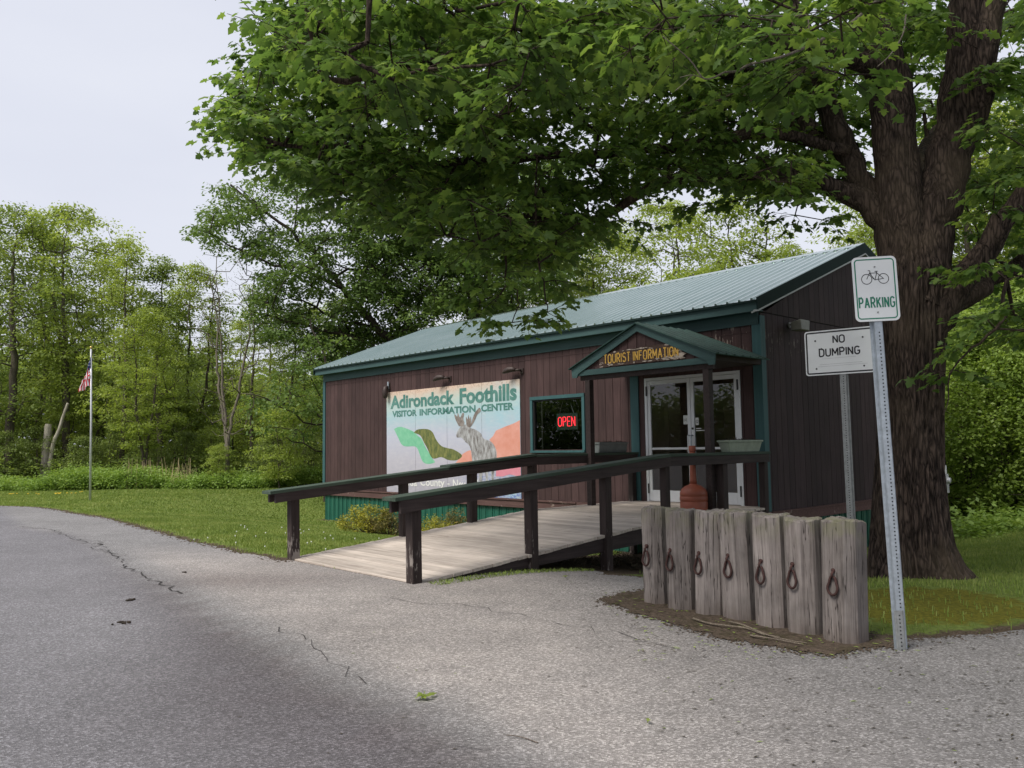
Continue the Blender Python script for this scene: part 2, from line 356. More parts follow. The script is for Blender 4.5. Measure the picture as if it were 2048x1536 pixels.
M['leaf_hedge'] = leafmat('tall_weed_leaf', (.13, .21, .04, 1), (.21, .32, .065, 1), (.30, .40, .09, 1), .35, 1.0)
M['leaf_gold'] = leafmat('golden_shrub_leaf', (.15, .13, .02, 1), (.31, .31, .045, 1), (.50, .46, .07, 1), .3, 3.0)
M['leaf_olive'] = leafmat('olive_shrub_leaf', (.07, .07, .025, 1), (.15, .14, .04, 1), (.30, .22, .06, 1), .3, 3.0)
M['blade'] = leafmat('grass_blade', (.11, .17, .035, 1), (.20, .27, .06, 1), (.36, .39, .13, 1), .3, .9)
M['clover'] = simple('clover_flower', (.6, .62, .55, 1), .8); M['dandelion'] = simple('dandelion_flower', (.6, .42, .03, 1), .8)
M['reed'] = simple('dry_reed', (.38, .31, .17, 1), .9, 0, .2)
M['litter'] = simple('leaf_litter', (.045, .035, .02, 1), .9, 0, .4); M['litter_g'] = simple('green_litter', (.18, .24, .05, 1), .8, 0, .3)
M['root'] = bark('pale_root_bark', (.07, .055, .045, 1), (.21, .175, .145, 1), 20, .5, 1)
M['meter'] = simple('meter_grey', (.5, .5, .5, 1), .5)
rng = np.random.default_rng(7); random.seed(7)
# ------------------------------------------------------------------ ground sheets
def poly_in(px, py, poly):
    inside = np.zeros(px.shape, bool); n = len(poly)
    for i in range(n):
        x1, y1 = poly[i]; x2, y2 = poly[(i + 1) % n]
        c = ((y1 > py) != (y2 > py)) & (px < (x2 - x1) * (py - y1) / (y2 - y1 + 1e-12) + x1); inside ^= c
    return inside
def seg_near(px, py, pl, closed=False):
    best = np.full(px.shape, 1e9); bx = np.zeros(px.shape); by = np.zeros(px.shape)
    n = len(pl)
    for i in range(n if closed else n - 1):
        x1, y1 = pl[i]; x2, y2 = pl[(i + 1) % n]; dx, dy = x2 - x1, y2 - y1
        t = np.clip(((px - x1) * dx + (py - y1) * dy) / (dx * dx + dy * dy + 1e-12), 0, 1)
        qx, qy = x1 + t * dx, y1 + t * dy; d = np.hypot(px - qx, py - qy); m = d < best
        best = np.where(m, d, best); bx = np.where(m, qx, bx); by = np.where(m, qy, by)
    return best, bx, by
def catmull(pts, k=6):
    o = []; P = [np.array(p, float) for p in pts]
    for i in range(len(P) - 1):
        p0 = P[max(i - 1, 0)]; p1 = P[i]; p2 = P[i + 1]; p3 = P[min(i + 2, len(P) - 1)]
        for j in range(k):
            t = j / k; o.append(.5 * (2 * p1 + (p2 - p0) * t + (2 * p0 - 5 * p1 + 4 * p2 - p3) * t * t + (3 * p1 - p0 - 3 * p2 + p3) * t ** 3))
    o.append(P[-1]); return [tuple(p) for p in o]
def wob(pl, a, seed, step=.12):
    r = np.random.default_rng(seed); o = []
    for i in range(len(pl) - 1):
        x1, y1 = pl[i]; x2, y2 = pl[i + 1]; L = math.hypot(x2 - x1, y2 - y1); k = max(1, int(L / step))
        for j in range(k): t = j / k; o.append((x1 + (x2 - x1) * t + r.normal() * a, y1 + (y2 - y1) * t + r.normal() * a))
    o.append(pl[-1]); return o
EDGE_L = wob(catmull([(-60, 42), (-32, 31), (-20, 26), (-13.97, 22.33), (-11.78, 20.86), (-9.1, 18.07), (-5.98, 14.1), (-4.16, 11.86), (-3.2, 10.85), (-2.86, 10.35)]), .03, 1)
FL = bp(2.75, 7.12)[:2]; FR = bp(-.08, 7.12)[:2]; FR2 = bp(-.12, 5.6)[:2]; FR3 = bp(-.25, 4.4)[:2]
EDGE_M = [FL, FR, FR2, FR3]
EDGE_R = wob(catmull([(1.05, 9.66), (1.5, 9.42), (1.75, 8.6), (1.85, 7.6), (2.15, 6.7), (2.42, 6.05), (2.62, 5.88), (3.14, 6.02), (3.79, 6.19), (5.2, 6.9), (8, 8.6), (14, 10.5), (40, 16)]), .03, 2)
ASPH = EDGE_L + EDGE_M + EDGE_R + [(40, -40), (-60, -40)]
SEAM = [(-9.55, 15.91), (-7.63, 14.31), (-6.23, 12.39), (-4.65, 10.0), (-3.61, 8.53), (-2.74, 7.22), (-1.83, 5.94), (-1.16, 4.95), (-.61, 4.4), (-.19, 3.74), (.5, 2.6), (1.5, .5)]
def sheet(name, poly, h, mats, x0, x1, y0, y1, st, attrs=None, snap=True):
    xs = np.arange(x0, x1 + st * .5, st); ys = np.arange(y0, y1 + st * .5, st); X, Y = np.meshgrid(xs, ys)
    cx = (X[:-1, :-1] + X[1:, 1:]) / 2; cy = (Y[:-1, :-1] + Y[1:, 1:]) / 2; ins = poly_in(cx, cy, poly)
    nx = len(xs); idx = np.arange(X.size).reshape(X.shape)
    F = np.stack([idx[:-1, :-1], idx[:-1, 1:], idx[1:, 1:], idx[1:, :-1]], -1)[ins]
    cnt = np.zeros(X.size, int); np.add.at(cnt, F.ravel(), 1); used = cnt > 0; bd = (cnt > 0) & (cnt < 4)
    x = X.ravel().copy(); y = Y.ravel().copy()
    d, bx, by = seg_near(x[bd], y[bd], poly, True); m = d < st * 1.5
    ii = np.where(bd)[0][m]; x[ii] = bx[m]; y[ii] = by[m]
    rem = -np.ones(X.size, int); rem[used] = np.arange(used.sum()); F = rem[F]
    x = x[used]; y = y[used]; z = hgt(x, y) + h
    me = np_mesh(name, np.stack([x, y, z], 1), F, mats, True)
    if attrs:
        for k, fn in attrs.items():
            a = me.attributes.new(k, 'FLOAT', 'POINT'); a.data.foreach_set('value', fn(x, y).astype(np.float32))
    o = link_mesh(name, me); tag(o, kind='structure'); return o
# wide ground
def axis(lo, hi, st, far):
    a = np.arange(lo, hi + 1e-6, st); e = st * np.cumsum(1.35 ** np.arange(1, 26)); e = e[e < far]
    return np.concatenate([lo - e[::-1], a, hi + e])
xs = axis(-26, 16, .22, 500); ys = axis(2, 36, .22, 500); X, Y = np.meshgrid(xs, ys); x = X.ravel(); y = Y.ravel()
idx = np.arange(X.size).reshape(X.shape); F = np.stack([idx[:-1, :-1], idx[:-1, 1:], idx[1:, 1:], idx[1:, :-1]], -1).reshape(-1, 4)
me = np_mesh('ground', np.stack([x, y, hgt(x, y)], 1), F, [], True)
dE, _, _ = seg_near(x, y, EDGE_L + EDGE_M + EDGE_R)
bu = (x - RX) * WX + (y - RY) * WY; bn = (x - RX) * NX + (y - RY) * NY
dB = np.hypot(np.maximum(np.maximum(-bu, bu - BL), 0), np.maximum(np.maximum(bn, -BD - bn), 0))
dirt = np.maximum(np.exp(-(dE / .22) ** 2), np.exp(-(dB / .35) ** 2))
dirt = np.maximum(dirt, ((bu > -.6) & (bu < 2.9) & (bn < 7) & (bn > 0)).astype(float))
moss = np.exp(-(((x - 3.5) / 1.0) ** 2 + ((y - 7.2) / .85) ** 2) ** 2)
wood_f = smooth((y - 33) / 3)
for k, vv in dict(dirt=dirt, moss=moss, woodfloor=wood_f).items():
    a = me.attributes.new(k, 'FLOAT', 'POINT'); a.data.foreach_set('value', vv.astype(np.float32))
def groundmat():
    t = NT('lawn_and_soil'); v = t.obj(); n1 = t.noise(v, .6, 4); n2 = t.noise(v, 26, 5, .7); n3 = t.noise(v, 5, 4)
    g = t.mix(t.rng(n1, .3, .7), (.145, .195, .045, 1), (.20, .26, .065, 1)); g = t.mix(t.rng(n2, .35, .7), t.mix(1.0, g, (.55, .55, .55, 1), 'MULTIPLY'), g)
    g = t.mix(t.rng(n3, .55, .75, 0, .5), g, (.12, .18, .035, 1))
    d = t.mix(t.rng(n2, .3, .7), (.045, .032, .022, 1), (.13, .10, .07, 1))
    ms = t.mix(t.rng(n2, .3, .7), (.06, .06, .01, 1), (.19, .18, .025, 1))
    k = t.rng(t.math('ADD', t.attr('dirt'), t.math('MULTIPLY', t.math('SUBTRACT', n3, .5), 1.3)), .38, .62)
    c = t.mix(t.rng(t.math('ADD', t.attr('moss'), t.math('MULTIPLY', t.math('SUBTRACT', n3, .5), 1.2)), .4, .6), g, ms)
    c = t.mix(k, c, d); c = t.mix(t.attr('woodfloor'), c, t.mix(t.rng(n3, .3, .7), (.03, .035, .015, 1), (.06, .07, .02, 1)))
    return t.bsdf(c, .95, 0, t.bump(n2, .8, .03), .1)
me.materials.append(groundmat()); g_ = link_mesh('ground', me); tag(g_, kind='structure')
def asphmat():
    t = NT('worn_asphalt'); v = t.obj()
    vo = t.n('ShaderNodeTexVoronoi'); t.l(v, vo.inputs['Vector']); vo.inputs['Scale'].default_value = 98
    vc = t.xyz(vo.outputs['Color'])[0]; vo2 = t.vor(v, 260)
    n1 = t.noise(v, .35, 4); n2 = t.noise(v, 2.4, 5, .6); n3 = t.noise(v, 420, 2)
    c = t.ramp(vc, [(0, (.05, .048, .05)), (.3, (.135, .131, .135)), (.7, (.225, .218, .224)), (1, (.52, .51, .52))])
    c = t.mix(t.rng(vo2, .1, .5, .0, .45), c, (.33, .32, .315, 1))
    c = t.mix(t.rng(n3, .5, .62, 0, .35), c, (.06, .055, .052, 1))
    c = t.mix(t.math('MULTIPLY', t.attr('warm'), t.rng(n2, .25, .7, .7, .95)), c, t.mix(1.0, c, (1.45, 1.36, 1.28, 1), 'MULTIPLY'))
    c = t.mix(t.attr('lane'), c, t.mix(1.0, c, (.84, .84, .89, 1), 'MULTIPLY'))
    c = t.mix(t.rng(t.attr('litter'), 0, 1, 0, .9), c, t.mix(1.0, c, (.85, .84, .84, 1), 'MULTIPLY'))
    dk = t.math('MULTIPLY', t.attr('stain'), t.rng(n2, .25, .7, .55, .95))
    c = t.mix(dk, c, t.mix(1.0, c, (.52, .47, .47, 1), 'MULTIPLY'))
    c = t.mix(1.0, c, t.math('MULTIPLY', t.rng(n1, .3, .7, .80, 1.06), t.rng(n2, .3, .7, .90, 1.06)), 'MULTIPLY')
    c = t.mix(t.math('MULTIPLY', t.attr('litter'), t.rng(t.noise(t.mapv(v, (14, 24, 1)), 1.0, 5, .75), .55, .68, 0, .5)), c, (.055, .048, .035, 1))
    h = t.math('ADD', vo.outputs['Distance'], t.math('MULTIPLY', vo2, .5))
    return t.bsdf(c, .88, 0, t.bump(h, .55, .012), .25)
def seam_side(x, y):      # signed distance, positive on the driveway side
    d, bx, by = seg_near(x, y, SEAM); s = np.zeros(len(x))
    s = np.sign((x - bx) * .8 + (y - by) * .55); return d * s
def a_stain(x, y):
    s = seam_side(x, y); wdt = .20 + .50 * smooth((7.5 - y) / 4); wdt = np.where(s > -.1, wdt * .38, wdt * 1.5); cen = -.10 * smooth((7.5 - y) / 4)
    f = np.exp(-((s - cen) / wdt) ** 2) * (0.25 + .75 * smooth((11.5 - y) / 4)); tail = np.exp(-(((x + 3.0) / 1.3) ** 2 + ((y - 9.0) / .55) ** 2)) * .7
    return np.clip(np.maximum(f, tail), 0, 1)
def a_warm(x, y): s = seam_side(x, y); return smooth((s - .1) / .5) * smooth((13 - y) / 3) * (1 - .95 * smooth((x + .2) / 2.6))
def a_lane(x, y): return smooth((-seam_side(x, y) + .05) / .3)
def a_litter(x, y): return smooth((x - .2) / 1.5) * smooth((9 - y) / 3) + .5 * smooth((y - 7) / 2) * smooth((x + 1.5) / 2)
MA = asphmat()
sheet('pavement', ASPH, .015, MA, -60, 40, -40, 42, .2, dict(lane=a_lane, stain=a_stain, warm=a_warm, litter=a_litter))
PATCH = wob(catmull([(.80, 7.55), (.95, 7.15), (1.15, 6.65), (1.38, 6.25), (1.62, 5.93), (1.91, 5.62), (2.2, 5.58), (2.45, 5.72), (2.62, 5.95), (2.3, 6.6), (2.0, 7.4), (1.75, 7.95), (1.35, 8.05), (1.0, 7.85), (.80, 7.56)], 5), .035, 3, .07)
def dirtmat():
    t = NT('bare_soil'); v = t.obj(); n2 = t.noise(v, 30, 6, .75); n3 = t.noise(v, 6, 4)
    c = t.mix(t.rng(n2, .3, .7), (.045, .035, .027, 1), (.17, .13, .10, 1)); c = t.mix(t.rng(n3, .5, .7, 0, .7), c, (.05, .045, .02, 1))
    return t.bsdf(c, .95, 0, t.bump(n2, 1.0, .03), .1)
M['dirt'] = dirtmat()
sheet('soil_patch', PATCH, .024, M['dirt'], .6, 2.8, 5.3, 8.3, .05)
# cracks in the asphalt: thin dark ribbons
def ribbon(pl, w0, seed, h=.021):
    r = np.random.default_rng(seed); mb = MB(); P = wob(pl, .035, seed, .10); prev = None
    for i, (x_, y_) in enumerate(P):
        a = P[min(i + 1, len(P) - 1)]; b = P[max(i - 1, 0)]; dx, dy = a[0] - b[0], a[1] - b[1]; L = math.hypot(dx, dy) + 1e-9
        ww = w0 * r.uniform(.15, 1.0); nx_, ny_ = -dy / L * ww / 2, dx / L * ww / 2; z_ = gz(x_, y_) + h
        cur = [(x_ + nx_, y_ + ny_, z_), (x_ - nx_, y_ - ny_, z_)]
        if prev: mb.add(prev + cur, [(0, 1, 3, 2)])
        prev = cur
    return mb
M['crack'] = simple('crack_dark_grit', (.035, .031, .03, 1), .95, 0, .3, 60)
cracks = [([(-9.6, 15.9), (-8.5, 15.2), (-7.7, 14.1), (-6.3, 12.5), (-5.2, 10.9), (-4.65, 10.0), (-3.9, 9.0), (-3.3, 8.2)], .026), ([(-9.9, 15.1), (-9.0, 14.2), (-8.5, 13.3)], .02), ([(-6.6, 13.2), (-6.2, 12.1), (-5.3, 11.2)], .02),
          ([(-1.9, 6.6), (-1.5, 6.1), (-1.2, 5.5), (-.9, 5.0)], .010), ([(-1.2, 7.9), (-.9, 7.5), (-.46, 7.45), (-.1, 7.05), (.3, 6.62), (.82, 6.2), (1.1, 5.75)], .010), ([(-.55, 3.95), (-.3, 3.93), (-.1, 3.92)], .012)]
for i, (pl, w0) in enumerate(cracks): tag(ribbon(pl, w0, 20 + i).build('pavement_crack', M['crack']), kind='structure')
# ------------------------------------------------------------------ tree machinery
RHOMB_V = np.array([(0, 0, 0), (.45, .30, -.05), (1, 0, -.12), (.45, -.30, -.05)]); RHOMB_F = np.array([(0, 3, 2), (0, 2, 1)])
_h = [(.0, .05), (-.12, .36), (.13, .27), (.36, .56), (.45, .25), (.66, .30)]
MV = [(.32, 0, .06)] + [(a, b, -.10 * (a * a + b * b * 2)) for a, b in _h] + [(1.0, 0, -.16)] + [(a, -b, -.10 * (a * a + b * b * 2)) for a, b in _h[::-1]]
MAPLE_V = np.array(MV); MAPLE_F = np.array([(0, i, i + 1) for i in range(len(MV) - 1, 0, -1) if i + 1 < len(MV)] + [(0, len(MV) - 1, 1)])
def frames(T, N):
    T = T / np.linalg.norm(T, axis=1, keepdims=True); N = N - T * (N * T).sum(1, keepdims=True); N /= np.linalg.norm(N, axis=1, keepdims=True) + 1e-9
    return T, np.cross(N, T), N
def leaves(name, P, T, N, size, mat_, V=RHOMB_V, Fc=RHOMB_F):
    T, B, N = frames(T, N); size = np.asarray(size)[:, None, None]
    W = P[:, None, :] + size * (V[None, :, 0:1] * T[:, None, :] + V[None, :, 1:2] * B[:, None, :] + V[None, :, 2:3] * N[:, None, :])
    k = len(V); F = (Fc[None] + (np.arange(len(P)) * k)[:, None, None]).reshape(-1, 3)
    return np_mesh(name, W.reshape(-1, 3), F, mat_)
class Skel:
    """guide limbs plus branches grown greedily to every leaf-cluster centre"""
    def __init__(s, r): s.r = r; s.P = []; s.par = []; s.rad = []; s.paths = []; s.fixed = []
    def limb(s, pts, rads, start=None, seg=.35, jit=.02):
        pts = [np.array(p, float) for p in pts]; ids = []
        prev = start if start is not None else -1
        C_ = catmull([tuple(p) for p in pts], 8); Lr = np.interp(np.linspace(0, 1, len(C_)), np.linspace(0, 1, len(rads)), rads)
        acc = None; path = [start] if start is not None else []
        for p, r_ in zip(C_, Lr):
            p = np.array(p)
            if acc is not None and np.linalg.norm(p - acc) < seg * .6: continue
            acc = p; s.P.append(p + s.r.normal(0, jit, 3)); s.par.append(prev); s.rad.append(r_); s.fixed.append(True); prev = len(s.P) - 1; path.append(prev); ids.append(prev)
        s.paths.append(path); return ids
    def grow(s, centres, seg=.4, sag=.05, down=.7, skip=0, a=.008, rmax=.05, jit=.06):
        ctr = np.asarray(centres, float); A = np.array(s.P); 
        d0 = np.array([np.min(np.linalg.norm(A[skip:] - c, axis=1)) for c in ctr]); order = np.argsort(d0)
        cap = len(s.P) + 20 * len(ctr) + 10; B = np.zeros((cap, 3)); B[:len(s.P)] = A; n = len(s.P); s.ends = [None] * len(ctr)
        for i in order:
            c = ctr[i]; dv = B[skip:n] - c; d = np.linalg.norm(dv, axis=1) + 1e-6
            cost = d * (1 + down * np.maximum(0, dv[:, 2] / d)); j = int(np.argmin(cost)) + skip
            p0 = B[j].copy(); L = np.linalg.norm(c - p0); k = max(1, min(14, int(L / seg))); prev = j; path = [j]
            dirp = p0 - B[s.par[j]] if s.par[j] >= 0 else np.array([0, 0, 1.]); dirp = dirp / (np.linalg.norm(dirp) + 1e-9)
            for m in range(1, k + 1):
                t = m / k; q = p0 * (1 - t) + c * t + dirp * (L * .35 * t * (1 - t)) + np.array([0, 0, sag * L * 4 * t * (1 - t) * .5])
                if m < k: q = q + s.r.normal(0, jit * min(L, 1.0), 3)
                s.P.append(q); B[n] = q; n += 1; s.par.append(prev); s.rad.append(0); s.fixed.append(False); prev = n - 1; path.append(prev)
            s.paths.append(path); s.ends[i] = prev
        cnt = np.zeros(n)
        for e in s.ends: cnt[e] += 1
        for i in range(n - 1, -1, -1):
            if s.par[i] >= 0: cnt[s.par[i]] += cnt[i]
        for i in range(n):
            if not s.fixed[i]: s.rad[i] = min(rmax, a * max(cnt[i], 1) ** .5)
        for i in range(n):
            p = s.par[i]
            if p >= 0 and not s.fixed[i]: s.rad[i] = min(s.rad[i], s.rad[p] * .9)
    def tubes(s, mb, base=None, minr=.004):
        for path in s.paths:
            if len(path) < 2: continue
            rr = [max(minr, s.rad[i]) for i in path]
            if not s.fixed[path[0]] or True: rr[0] = min(rr[0], rr[1] * 1.25)
            R0 = max(rr); sd = 5 if R0 < .03 else (8 if R0 < .08 else 14)
            mb.tube([s.P[i] for i in path], rr, sd, cap=False)
        return mb
def disc_leaves(r, centres, per, rad, size, flat=.22, tilt=.45, droop=.35, var=.3):
    ctr = np.repeat(np.asarray(centres), per, axis=0); n = len(ctr); th = r.uniform(0, 2 * np.pi, n)
    rr = np.repeat(rad * r.uniform(.6, 1.25, len(centres)), per) * np.sqrt(r.uniform(0, 1, n))
    P = ctr + np.stack([rr * np.cos(th), rr * np.sin(th), r.normal(0, flat * rad, n) - .25 * rr ** 2 / rad], 1)
    T = np.stack([np.cos(th + r.normal(0, .9, n)), np.sin(th + r.normal(0, .9, n)), -droop + r.normal(0, .35, n)], 1)
    N = np.stack([r.normal(0, tilt, n), r.normal(0, tilt, n), np.ones(n)], 1)
    return P, T, N, size * r.uniform(1 - var, 1 + var, n)
def crown_points(r, n, H, hb, R, shape='oval', cx=0, cy=0, minz=None):
    o = []
    while len(o) < n:
        t = r.uniform(0, 1)
        prof = {'oval': math.sin(math.pi * min(1, (t * .92 + .08))) ** .6, 'cone': (1 - t) ** .7 * min(1, t * 6 + .35), 'vase': min(1, .35 + t * 1.1) * (1 - t ** 5) ** .5, 'spire': (1 - t) ** .55 * .9 + .12}[shape]
        th = r.uniform(0, 2 * math.pi); q = r.uniform(.15, 1) ** .6; rr = R * prof * q * r.uniform(.75, 1.1)
        o.append((cx + rr * math.cos(th), cy + rr * math.sin(th), hb + (H - hb) * t))
    return np.array(o)
def make_tree(seed, H, hb, R, tr, ncl, per, crad, lsize, lm, bm, shape='oval', lean=(0, 0), flat=.22, limbs=3, forks=1, tilt=.45, a=.011):
    r = np.random.default_rng(seed); sk = Skel(r)
    for k in range(forks):
        ph = r.uniform(0, 6.28); sp = (.22 * H * .3 if forks > 1 else 0) * r.uniform(.6, 1.2)
        top = (lean[0] * H + math.cos(ph + k * 2.6) * sp * 1.6, lean[1] * H + math.sin(ph + k * 2.6) * sp * 1.6, H * r.uniform(.86, .95))
        mid = (lean[0] * H * .4 + math.cos(ph + k * 2.6) * sp * .7 + r.normal(0, .1), lean[1] * H * .4 + math.sin(ph + k * 2.6) * sp * .7 + r.normal(0, .1), H * .45)
        st = (math.cos(ph + k * 2.6) * tr * .5 * (forks > 1), math.sin(ph + k * 2.6) * tr * .5 * (forks > 1), -.4)
        kk = 1 if forks == 1 else .75
        sk.limb([st, (st[0] * 1.2 + r.normal(0, .04), st[1] * 1.2 + r.normal(0, .04), H * .18), mid, ((mid[0] + top[0]) / 2 + r.normal(0, .25), (mid[1] + top[1]) / 2 + r.normal(0, .25), H * .7), top], [tr * 1.25 * kk, tr * kk, tr * .75 * kk, tr * .42 * kk, .02], jit=.03)
    A = np.array(sk.P)
    base_ids = [i for i in range(len(sk.P)) if sk.P[i][2] > hb * .75]
    ctr = crown_points(r, ncl, H, hb, R, shape, 0, 0)
    ctr[:, 0] += lean[0] * ctr[:, 2]; ctr[:, 1] += lean[1] * ctr[:, 2]
    low = [i for i in range(len(sk.P)) if sk.P[i][2] < hb * .75]
    sk.grow(ctr, .5, .05, 1.4, 0, a, tr * .45)
    mb = sk.tubes(MB(), minr=.008)
    tm = mb.mesh('trunk', bm, True)
    P, T, N, s_ = disc_leaves(r, ctr, per, crad, lsize, flat, tilt)
    cm = leaves('crown', P, T, N, s_, lm) if per else None
    return tm, cm
PROTO = {}
def proto(k, *a, **kw): PROTO[k] = make_tree(*a, **kw)
proto('broad', 11, 14.5, 3.6, 4.0, .22, 170, 60, .75, .17, M['leaf_mid'], M['bark_wood'], 'oval')
proto('broad2', 12, 14.0, 4.5, 3.8, .22, 190, 85, .7, .16, M['leaf_fresh'], M['bark_wood'], 'vase', forks=2)
proto('slender', 13, 13.5, 4.0, 2.3, .13, 95, 60, .62, .15, M['leaf_fresh'], M['bark_wood'], 'spire', flat=.16, tilt=.3)
proto('slender2', 14, 12.5, 2.5, 2.6, .15, 120, 75, .62, .15, M['leaf_mid'], M['bark_wood'], 'spire', flat=.16, tilt=.3)
proto('pale', 15, 11.5, 2.6, 2.9, .12, 170, 90, .62, .14, M['leaf_pale'], M['bark_wood'], 'oval', flat=.16, tilt=.3, forks=2)
proto('under', 16, 5.2, .7, 2.1, .06, 100, 75, .5, .13, M['leaf_fresh'], M['bark_wood'], 'oval', flat=.18, forks=2, a=.007)
proto('under2', 17, 4.2, .2, 2.0, .05, 100, 80, .48, .12, M['leaf_shrub'], M['bark_wood'], 'oval', flat=.25, forks=3, a=.006)
proto('bare', 18, 12.5, 2.6, 2.9, .11, 300, 5, .35, .07, M['leaf_pale'], M['bark_bare'], 'vase', forks=3, a=.008)
proto('thicket', 19, 5.6, .1, 2.4, .06, 170, 110, .5, .11, M['leaf_thicket'], M['bark_wood'], 'oval', flat=.4, forks=3, tilt=.7, a=.006)
def plant(kind, x, y, label, cat='tree', name=None, group=None, sc_=1.0, rz=None, zs=None):
    t = thing(name or {'under': 'sapling', 'under2': 'shrub', 'thicket': 'shrub', 'bare': 'bare_tree'}.get(kind, 'broadleaf_tree'), label, cat, (x, y, gz(x, y)), random.uniform(0, 6.28) if rz is None else rz, group)
    t.scale = (sc_, sc_, sc_ * (zs or 1))
    link_mesh('trunk', PROTO[kind][0], t)
    if PROTO[kind][1]: link_mesh('crown', PROTO[kind][1], t)
    return t
LB_DEEP = ['tree at the extreme left edge, behind the tallest one', 'low broad tree behind the flag, deep in the woods', 'pale tree showing between the two airy pointed trees right of the flag', 'slim tree behind the narrow pointed tree right of the flag', 'big deep tree seen through the bare twigs', 'pale tree behind the bare grey tree', 'broad tree behind the dark-stemmed young tree', 'tree behind the left eave of the building, deep in the woods', 'slim tree behind the oblique limbs of the leaning maple', 'pale deep tree right of the dead snag', 'outermost tree past the left edge of the view', 'second tree past the left edge of the view']
LB_UND = ['dark shrub left of the dead snag, nearest the left edge', 'dark shrub touching the foot of the dead snag', 'dark shrub between the snag and the flagpole', 'dark shrub just right of the flagpole', 'dark shrub midway between flagpole and bare tree', 'dark shrub left of the bright sapling', 'dark shrub between the bare tree and the building', 'shrub cut by the left edge of the view', 'small leafy understorey tree behind the slanting limb of the snag', 'small leafy understorey tree right behind the flagpole', 'small leafy understorey tree left of the dry reeds', 'small leafy understorey tree above the dry reeds', 'small understorey tree right of the bare grey tree', 'small understorey tree beside the wall corner of the building', 'dark shrub against the left wall corner of the building', 'understorey tree behind the shrub left of the snag', 'understorey tree showing behind the limp flag', 'tall understorey tree behind the bare tree', 'tall understorey tree behind the low sapling by the building']
LB_ROOF = ['bushy green tree under the drooping maple twigs, just over the ridge', 'bushy green tree left of the pale one over the ridge', 'bushy green tree at the foot of the pale broad tree over the ridge', 'bushy green tree left of the twin dark stems', 'bushy green tree right of the twin dark stems, low over the roof', 'broad tree behind the dark upright maple and drooping twigs', 'broad tree behind the high right end of the roof', 'broad tree behind the thick black stems above the roof']
LB_THK = ['dense shrub directly right of the maple trunk', 'dense shrub second right of the maple trunk', 'dense shrub at the right edge of the view', 'dense shrub peeping from behind the maple trunk', 'taller dense shrub behind the first one right of the trunk', 'taller dense shrub behind the right edge of the view', 'dense shrub just past the right edge of the view', 'outermost dense shrub past the right edge']
LB_TALL = ['tall tree seen right of the maple trunk under the arching limb', 'tall tree above the thicket near the right edge', 'tall tree beyond the right edge of the view, behind the thicket', 'tall tree glimpsed between the big maple limbs', 'pale tall tree between two taller ones behind the thicket', 'outermost tall tree far right past the view', 'slim pale tree just right of the roof peak behind the trunk']
# left woods, front row (px, distance, kind, top y in px)
def front(px, Y, kind, ytop, label, group=None, **kw):
    p = at(px, 900, Y); top = at(px, ytop, Y).z; H = {'broad': 14.5, 'broad2': 14.0, 'slender': 13.5, 'slender2': 12.5, 'pale': 11.5, 'under': 5.2, 'under2': 4.2, 'bare': 12.5, 'thicket': 5.6}[kind]
    s = (top - gz(p.x, Y)) / (H * 1.02)
    return plant(kind, p.x, Y, label, sc_=s, group=group, **kw)
front(20, 37, 'broad', 400, 'tall leafy tree with dark trunk at the far left edge of the woods')
front(135, 38, 'broad2', 405, 'tall double-trunked tree towering behind the bleached dead snag')
front(245, 36, 'slender', 470, 'light green layered tree just right of the flag, tallest there')
front(318, 37, 'slender2', 505, 'narrow tree with pointed airy top, right of the one behind the flag')
front(75, 41, 'slender2', 430, 'slim dark-stemmed tree between the two tallest trees at far left')
front(200, 43, 'pale', 500, 'pale green tree directly behind the american flag')
front(385, 40, 'pale', 520, 'thin yellow-green tree left of the bare grey tree')
front(290, 33.5, 'pale', 610, 'yellow-green tree with layered foliage in front row right of the flagpole')
front(455, 32, 'bare', 480, 'grey nearly leafless tree with fan of bare twigs left of the building', cat='tree')
front(505, 36, 'slender', 560, 'dark-stemmed young tree just right of the bare grey tree')
front(590, 33, 'slender2', 600, 'straight-trunked tree nearest the left end of the building')
front(560, 30.5, 'under', 800, 'low spreading green sapling beside the left wall corner of the building')
for i, (px, Y, k, yt) in enumerate([(-60, 39, 'broad', 420),  (225, 52, 'slender', 560), (300, 49, 'pale', 600), (350, 46, 'slender', 560), (420, 52, 'slender2', 640), (480, 46, 'slender', 620),
                                     (540, 44, 'slender', 600), (620, 46, 'pale', 600), (680, 42, 'slender2', 580), (110, 55, 'pale', 560), (-120, 46, 'broad', 400), (-200, 42, 'broad2', 380)]):
    front(px, Y, k, yt, LB_DEEP[i], 'trees deeper in the left woods')
for i, (px, Y, k, yt) in enumerate([(10, 35, 'under2', 860), (75, 36.5, 'under2', 850), (170, 35, 'under2', 870), (230, 36, 'under2', 850), (300, 35.5, 'under2', 880), (370, 35, 'under2', 860), (545, 34, 'under2', 860), (-50, 35, 'under2', 840), (130, 38, 'under', 800), (270, 38, 'under', 790),
                                     (350, 39, 'under', 780), (420, 35.5, 'under', 850), (500, 38, 'under', 800), (610, 36, 'under', 780), (620, 32.5, 'under2', 870), (40, 39, 'under', 790), (190, 40, 'under', 770), (470, 41, 'under', 740), (560, 40, 'under', 750)]):
    front(px, Y, k, yt, LB_UND[i], 'understorey shrubs at the edge of the left woods', cat='shrub', name='shrub')
front(440, 31.5, 'under', 885, 'bright green sapling standing behind the weedy hedge, left of the building', cat='sapling', name='sapling')
